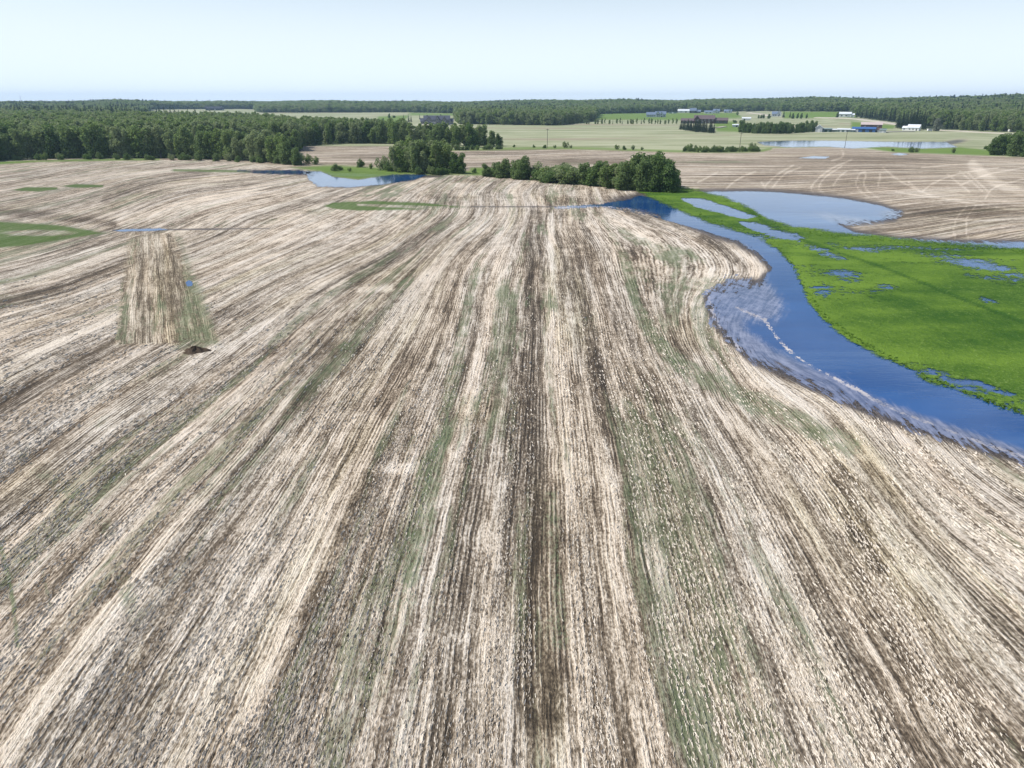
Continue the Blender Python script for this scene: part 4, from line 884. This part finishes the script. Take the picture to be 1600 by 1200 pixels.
building('farm_shed', 1379, 207.4, 9, 'small grey shed rightmost of the farmyard', 'shed', [(0, 1, 0, 6, 2.8, 1.0, 'x')], M['pale'], M['greyg'], doors=[(.5, 0, 2, 2, 'white')])
building('small_farmhouse', 1422, 204.2, 24, 'small white farmhouse with bright roof before the spruce grove', 'house', [(.3, 1, 0, 9, 3.4, 3.0, 'x'), (0, .34, 1, 8, 2.8, 1.8, 'x')], M['white'], M['tin'], wins=[(.45, 0, 1, 1.4, 1.2), (.65, 0, 1, 1.4, 1.2), (.12, 1, 1, 1.4, 1.2)], doors=[(.85, 0, 1.1, 2.1, 'dark')], yaw=-12)
building('long_house', 336, 172.5, 27, 'long dark house with a white end far off on the pale field', 'house', [(0, .9, 0, 12, 6, 5, 'x'), (.85, 1, 1, 10, 4, 3, 'x')], M['dark'], M['dark'], wins=[(.2, 0, 2, 3, 2), (.5, 0, 2, 3, 2), (.93, 1, 1.2, 3, 2)], wmat='white')
building('white_house', 195, 182, 8, 'white house showing between the spruces of the left wood', 'house', [(0, 1, 0, 9, 11, 3, 'y')], M['white'], M['tin'], wins=[(.3, 0, 7.5, 1.5, 1.5), (.7, 0, 7.5, 1.5, 1.5)])

# gravel roads, laid over the land
def road(name, pts, wid, label, mat=None):
    P = np.array([ground_at(a, b)[:2] for a, b in pts]); seg = np.hypot(*np.diff(P, axis=0).T); cum = np.concatenate([[0], np.cumsum(seg)])
    n = max(8, int(cum[-1] / 10)); d = np.linspace(0, cum[-1], n); X = np.interp(d, cum, P[:, 0]); Y = np.interp(d, cum, P[:, 1])
    k = np.ones(7) / 7; Xs, Ys = (np.convolve(np.pad(a, 3, 'edge'), k, 'valid') for a in (X, Y))
    tx, ty = np.gradient(Xs), np.gradient(Ys); L_ = np.hypot(tx, ty); nx, ny = -ty / L_, tx / L_
    V = []
    for o in (-.5, -.46, .46, .5): V.append(np.stack([Xs + nx * o * wid, Ys + ny * o * wid, H(Xs + nx * o * wid, Ys + ny * o * wid) + np.where(abs(o) == .5, -.3, .30 + .0005 * np.hypot(Xs, Ys))], 1))
    V = np.stack(V, 1).reshape(-1, 3); Q = [(i * 4 + j, i * 4 + j + 1, i * 4 + j + 5, i * 4 + j + 4) for i in range(n - 1) for j in range(3)]
    return tag(mesh_np(name, V, Q, mat or M['gravel']), label, kind='structure')
road('road', [(1270, 184.3), (1330, 185.6), (1372, 190.3), (1400, 194.5), (1440, 200)], 11, 'pale gravel road running behind the farm')
road('road', [(1448, 203.2), (1490, 204.8), (1540, 208), (1600, 212), (1700, 219), (1850, 230)], 7, 'pale gravel road along the right wood')
road('driveway', [(655, 194.4), (668, 196.2), (690, 196.2), (706, 195.2)], 12, 'pale drive before the large house')
road('driveway', [(1376, 207.5), (1400, 205.6), (1440, 205.8)], 5, 'pale drive of the farmyard')
road('driveway', [(1118, 200.5), (1134, 198)], 6, 'pale drive at the brown house')
road('driveway', [(1168, 176.5), (1188, 178.5), (1204, 182)], 9, 'pale track on the far slope')

# utility poles
def pole(px, py, hpx, label):
    x, y, z = ground_at(px, py); h = hpx / ppm(x, y, z)
    rt_ = empty('utility_pole', (x, y, z)); tag(rt_, label, 'utility pole', 'utility poles along the fence line')
    V, Q = [], []; limb(V, Q, (0, 0, -.6), (0, 0, h), .19, .13, 8); k = len(V) - 8; Q.append((k, k + 1, k + 2, k + 3)); Q.append((k, k + 3, k + 4, k + 7)); Q.append((k + 4, k + 5, k + 6, k + 7)); meshq('shaft', V, Q, M['pole'], rt_)
    V, Q = [], []; box(V, Q, -1.3, 1.3, -.26, -.14, h - .75, h - .58); ca = meshq('crossarm', V, Q, M['pole'], rt_)
    for a in (-1.15, -.45, .45, 1.15):
        V, Q = [], []; limb(V, Q, (a, -.2, h - .57), (a, -.2, h - .36), .06, .035, 6); meshq('insulator', V, Q, M['pale'], ca)
pole(855, 230.8, 28, 'leftmost wooden utility pole on the far fence line'); pole(1155, 236.5, 28, 'wooden utility pole standing in the long low hedge'); pole(1320, 229.5, 25, 'rightmost wooden utility pole, by the pale pond')
# far lattice mast
x, y, z = ground_at(35, 166); hm = 15.5 / ppm(x, y, z)
rt_ = empty('radio_mast', (x, y, z)); tag(rt_, 'tall thin lattice mast above the woods at upper left', 'mast')
V, Q = [], []
for i in range(3):
    a = i * 2.094; limb(V, Q, (1.1 * math.cos(a), 1.1 * math.sin(a), -1), (.7 * math.cos(a), .7 * math.sin(a), hm), .22, .16, 4)
for k in range(int(hm / 4)):
    for i in range(3):
        a, b = i * 2.094, (i + 1) * 2.094; r0 = 1.1 - .4 * k * 4 / hm
        limb(V, Q, (r0 * math.cos(a), r0 * math.sin(a), k * 4), (r0 * math.cos(b), r0 * math.sin(b), k * 4 + 4), .09, .09, 3)
meshq('lattice', V, Q, M['steel'], rt_)
V, Q = [], []; limb(V, Q, (0, 0, hm - .2), (0, 0, hm + 6), .12, .04, 5); meshq('antenna', V, Q, M['steel'], rt_)
# camper van by the road
def van(px, py, label, col='white', L_=7.0):
    x, y, z = ground_at(px, py); rt_ = empty('parked_van', (x, y, z + .05), R(8)); tag(rt_, label, 'van')
    V, Q = [], []
    prof = [(-.5, .45), (.5, .45), (.5, 1.2), (.42, 1.45), (.34, 2.45), (-.48, 2.55), (-.5, 2.4)]; k = len(V)
    for yy in (-1.05, 1.05):
        for a, b in prof: V.append((a * L_, yy, b))
    n = len(prof); faces = [tuple(range(k + n - 1, k - 1, -1)), tuple(range(k + n, k + 2 * n))] + [(k + i, k + (i + 1) % n, k + n + (i + 1) % n, k + n + i) for i in range(n)]
    me = bpy.data.meshes.new('body'); me.from_pydata(V, [], faces); me.materials.append(M[col]); b = bpy.data.objects.new('body', me); COL.objects.link(b); b.parent = rt_
    for a, w in ((.28 * L_, .8), (.05 * L_, 1.0), (-.25 * L_, 1.2)):
        V, Q = [], []; box(V, Q, a - w / 2, a + w / 2, -1.09, -1.06, 1.5, 2.1); meshq('window', V, Q, M['glass'], rt_)
    for a in (-.3, .3):
        for yy in (-1.0, 1.0):
            V, Q = [], []; limb(V, Q, (a * L_, yy - .13, .38), (a * L_, yy + .13, .38), .38, .38, 12)
            k = 0
            me = bpy.data.meshes.new('wheel'); me.from_pydata([tuple(map(float, v)) for v in V], [], Q + [tuple(range(11, -1, -1)), tuple(range(12, 24))]); me.materials.append(M['rubber']); w = bpy.data.objects.new('wheel', me); COL.objects.link(w); w.parent = rt_
van(1580, 206.2, 'white van parked before the right wood beside the road')
van(1452, 205.2, 'small white van near the silvery tree', 'white', 5.0)

# ---------------------------------------------------------------- marsh tufts: standing grass that roughens the meadow and its shore
n = 60000
qx = rng.uniform(1000, 1780, n); qy = 296 + (760 - 296) * rng.random(n) ** 1.3
sdv = sdist(qx, qy, MARSH)
pl_ = POOLF(qx, qy)
ok = (sdv > -2.5) & (rng.random(n) > pl_ * 2.0) & (rng.random(n) < np.where(sdv < 0, .25, np.where(sdv < 6, .8, .0)))
qx, qy = qx[ok], qy[ok]; n = len(qx)
t0 = -CAMH / (-sp_ + (CY - qy) / F * cp); bx = (qx - CX) / F * t0; by = (cp + (CY - qy) / F * sp_) * t0
V = np.zeros((n, 3, 4, 3), np.float32)
for b in range(3):
    a = rng.uniform(0, math.pi, n); w = rng.uniform(.08, .26, n); h = rng.uniform(.08, .28, n); lx, ly = rng.normal(0, .12, n), rng.normal(0, .12, n)
    ca, sa = np.cos(a) * w, np.sin(a) * w
    V[:, b, 0] = np.stack([bx - ca, by - sa, np.full(n, .05)], 1); V[:, b, 1] = np.stack([bx + ca, by + sa, np.full(n, .05)], 1)
    V[:, b, 2] = np.stack([bx + ca * .7 + lx, by + sa * .7 + ly, h], 1); V[:, b, 3] = np.stack([bx - ca * .7 + lx, by - sa * .7 + ly, h * .85], 1)
M_tuft = leaf_material('tuft_blades', (.09, .19, .02), (.17, .31, .035), (.14, .26, .04))
tag(mesh_np('marsh_grass', V.reshape(-1, 3), np.arange(n * 12).reshape(-1, 4), M_tuft, attrs={'leaf': (np.repeat(rng.random(n), 3), 'FACE')}), 'standing tufts of green marsh grass along the flood water', 'grass', kind='stuff')

# ---------------------------------------------------------------- straw and stubble standing in the rows of the near field
def vnoise(x, y, seed):
    xi, yi = np.floor(x).astype(np.int64), np.floor(y).astype(np.int64); fx_, fy_ = x - xi, y - yi
    fx_, fy_ = fx_ * fx_ * (3 - 2 * fx_), fy_ * fy_ * (3 - 2 * fy_)
    def h(a, b):
        k = (a * 374761393 + b * 668265263 + seed * 1442695041) & 0x7fffffff; k = ((k ^ (k >> 13)) * 1274126177) & 0x7fffffff
        return ((k ^ (k >> 16)) & 0xffff) / 65535.0
    return (h(xi, yi) * (1 - fx_) + h(xi + 1, yi) * fx_) * (1 - fy_) + (h(xi, yi + 1) * (1 - fx_) + h(xi + 1, yi + 1) * fx_) * fy_
n = 300000
qx = rng.uniform(-220, 1820, n); qy = 430 + (1400 - 430) * rng.random(n) ** .8
ok = (qy > np.interp(qx, NEAR_EDGE[:, 0], NEAR_EDGE[:, 1]) + 6) & (sdist(qx, qy, STREAM) < -6) & (sdist(qx, qy, MARSH) < -4) & (sdist(qx, qy, FAN) < 0) & (sdist(qx, qy, GRASS3) < 0)
qx, qy = qx[ok], qy[ok]
def flat(qx, qy):
    t = -CAMH / (-sp_ + (CY - qy) / F * cp); return (qx - CX) / F * t, (cp + (CY - qy) / F * sp_) * t
bx, by = flat(qx, qy); u = row_u(qx, qy)
qa, qb = project(bx + .5, by, 0 * bx); gxu = (row_u(qa, qb) - u) / .5
qa, qb = project(bx, by + .5, 0 * bx); gyu = (row_u(qa, qb) - u) / .5
gl = np.hypot(gxu, gyu) + 1e-6; gxu, gyu = gxu / gl, gyu / gl
dens = .55 * vnoise(u * 1.1, by * .02, 3) + .45 * vnoise(u * .35, by * .02, 5) + .35 * vnoise(bx * .4, by * .3, 9)
ok = rng.random(len(u)) < smooth(.45, .95, dens)
bx, by, u, gl, gxu, gyu = (a[ok] for a in (bx, by, u, gl, gxu, gyu)); n = len(bx)
snap = (np.round((u - .09) / .36) * .36 + .09 - u + rng.normal(0, .05, n)) / gl * (rng.random(n) < .7)
bx = bx + gxu * snap; by = by + gyu * snap
dist = np.hypot(bx, by); k = np.clip(dist / 60, .75, 1.5)
ang = np.arctan2(-gxu, gyu) * 1.0; ang = np.arctan2(gxu, -gyu) + rng.normal(0, .22, n)
flatq = rng.random(n) < .80
hl = rng.uniform(.06, .26, n) * k; hh = np.where(flatq, rng.uniform(.02, .05, n), rng.uniform(.05, .12, n)) * np.sqrt(k); ww = np.where(flatq, rng.uniform(.02, .05, n) * k, .02)
ca, sa = np.cos(ang), np.sin(ang); sgn = rng.choice([-1, 1], n)
V = np.zeros((n, 4, 3), np.float32)
V[:, 0] = np.stack([bx - ca * hl, by - sa * hl, np.full(n, .002)], 1); V[:, 1] = np.stack([bx + ca * hl, by + sa * hl, np.full(n, .002)], 1)
V[:, 2] = np.stack([bx + ca * hl - sa * ww * sgn, by + sa * hl + ca * ww * sgn, hh], 1); V[:, 3] = np.stack([bx - ca * hl * .8 - sa * ww * sgn, by - sa * hl * .8 + ca * ww * sgn, hh * rng.uniform(.6, 1.2, n)], 1)
ts_ = NT('straw_pieces'); ts_.set(col=ts_.mix(ts_.attr('leaf'), (.40, .34, .26), (.82, .75, .65)), rough=.8, spec=.2)
tag(mesh_np('stubble', V.reshape(-1, 3), np.arange(n * 4).reshape(-1, 4), ts_.m, attrs={'leaf': (rng.random(n) ** .7, 'FACE')}), 'cut straw stubble and loose straw lying in rows on the field', 'stubble', kind='stuff')
print('straw', n)

# a low mound of dug earth on the field
x, y, z = ground_at(305, 549); na, nr = 28, 9; V, Q = [], []
for j in range(nr):
    for i in range(na):
        a = 2 * math.pi * i / na; f = j / (nr - 1); w = 1 + .22 * math.sin(3 * a + 1) + .12 * math.sin(7 * a)
        V.append((f * w * 1.7 * math.cos(a), f * w * 1.15 * math.sin(a), .62 * (1 - f ** 1.6) * (1 + .35 * math.sin(5 * a + j)) + rt.uniform(-.05, .05) - .02 * (j == nr - 1)))
for j in range(nr - 1):
    for i in range(na): Q.append((j * na + i, (j + 1) * na + i, (j + 1) * na + (i + 1) % na, j * na + (i + 1) % na))
mo = meshq('dirt_mound', V, Q, plain('dug_earth', (.085, .060, .040), .95, .5, 3.0)); mo.location = (x, y, z)
tag(mo, 'small dark brown earth mound below the grassy strip on the left', 'dirt mound')

# ---------------------------------------------------------------- haze
V, Q = [], []; box(V, Q, -7500, 7500, -1200, 7500, -3, 95)
hz = meshq('haze', V, Q, bpy.data.materials.new('haze_air')); hm_ = hz.data.materials[0]; hm_.use_nodes = True
hn = hm_.node_tree.nodes; hn.remove(hn['Principled BSDF']); pv = hn.new('ShaderNodeVolumePrincipled')
pv.inputs['Color'].default_value = (.50, .72, 1.0, 1); pv.inputs['Density'].default_value = 7.5e-5; pv.inputs['Anisotropy'].default_value = .2
hm_.node_tree.links.new(pv.outputs[0], hn['Material Output'].inputs['Volume'])
tag(hz, kind='stuff')
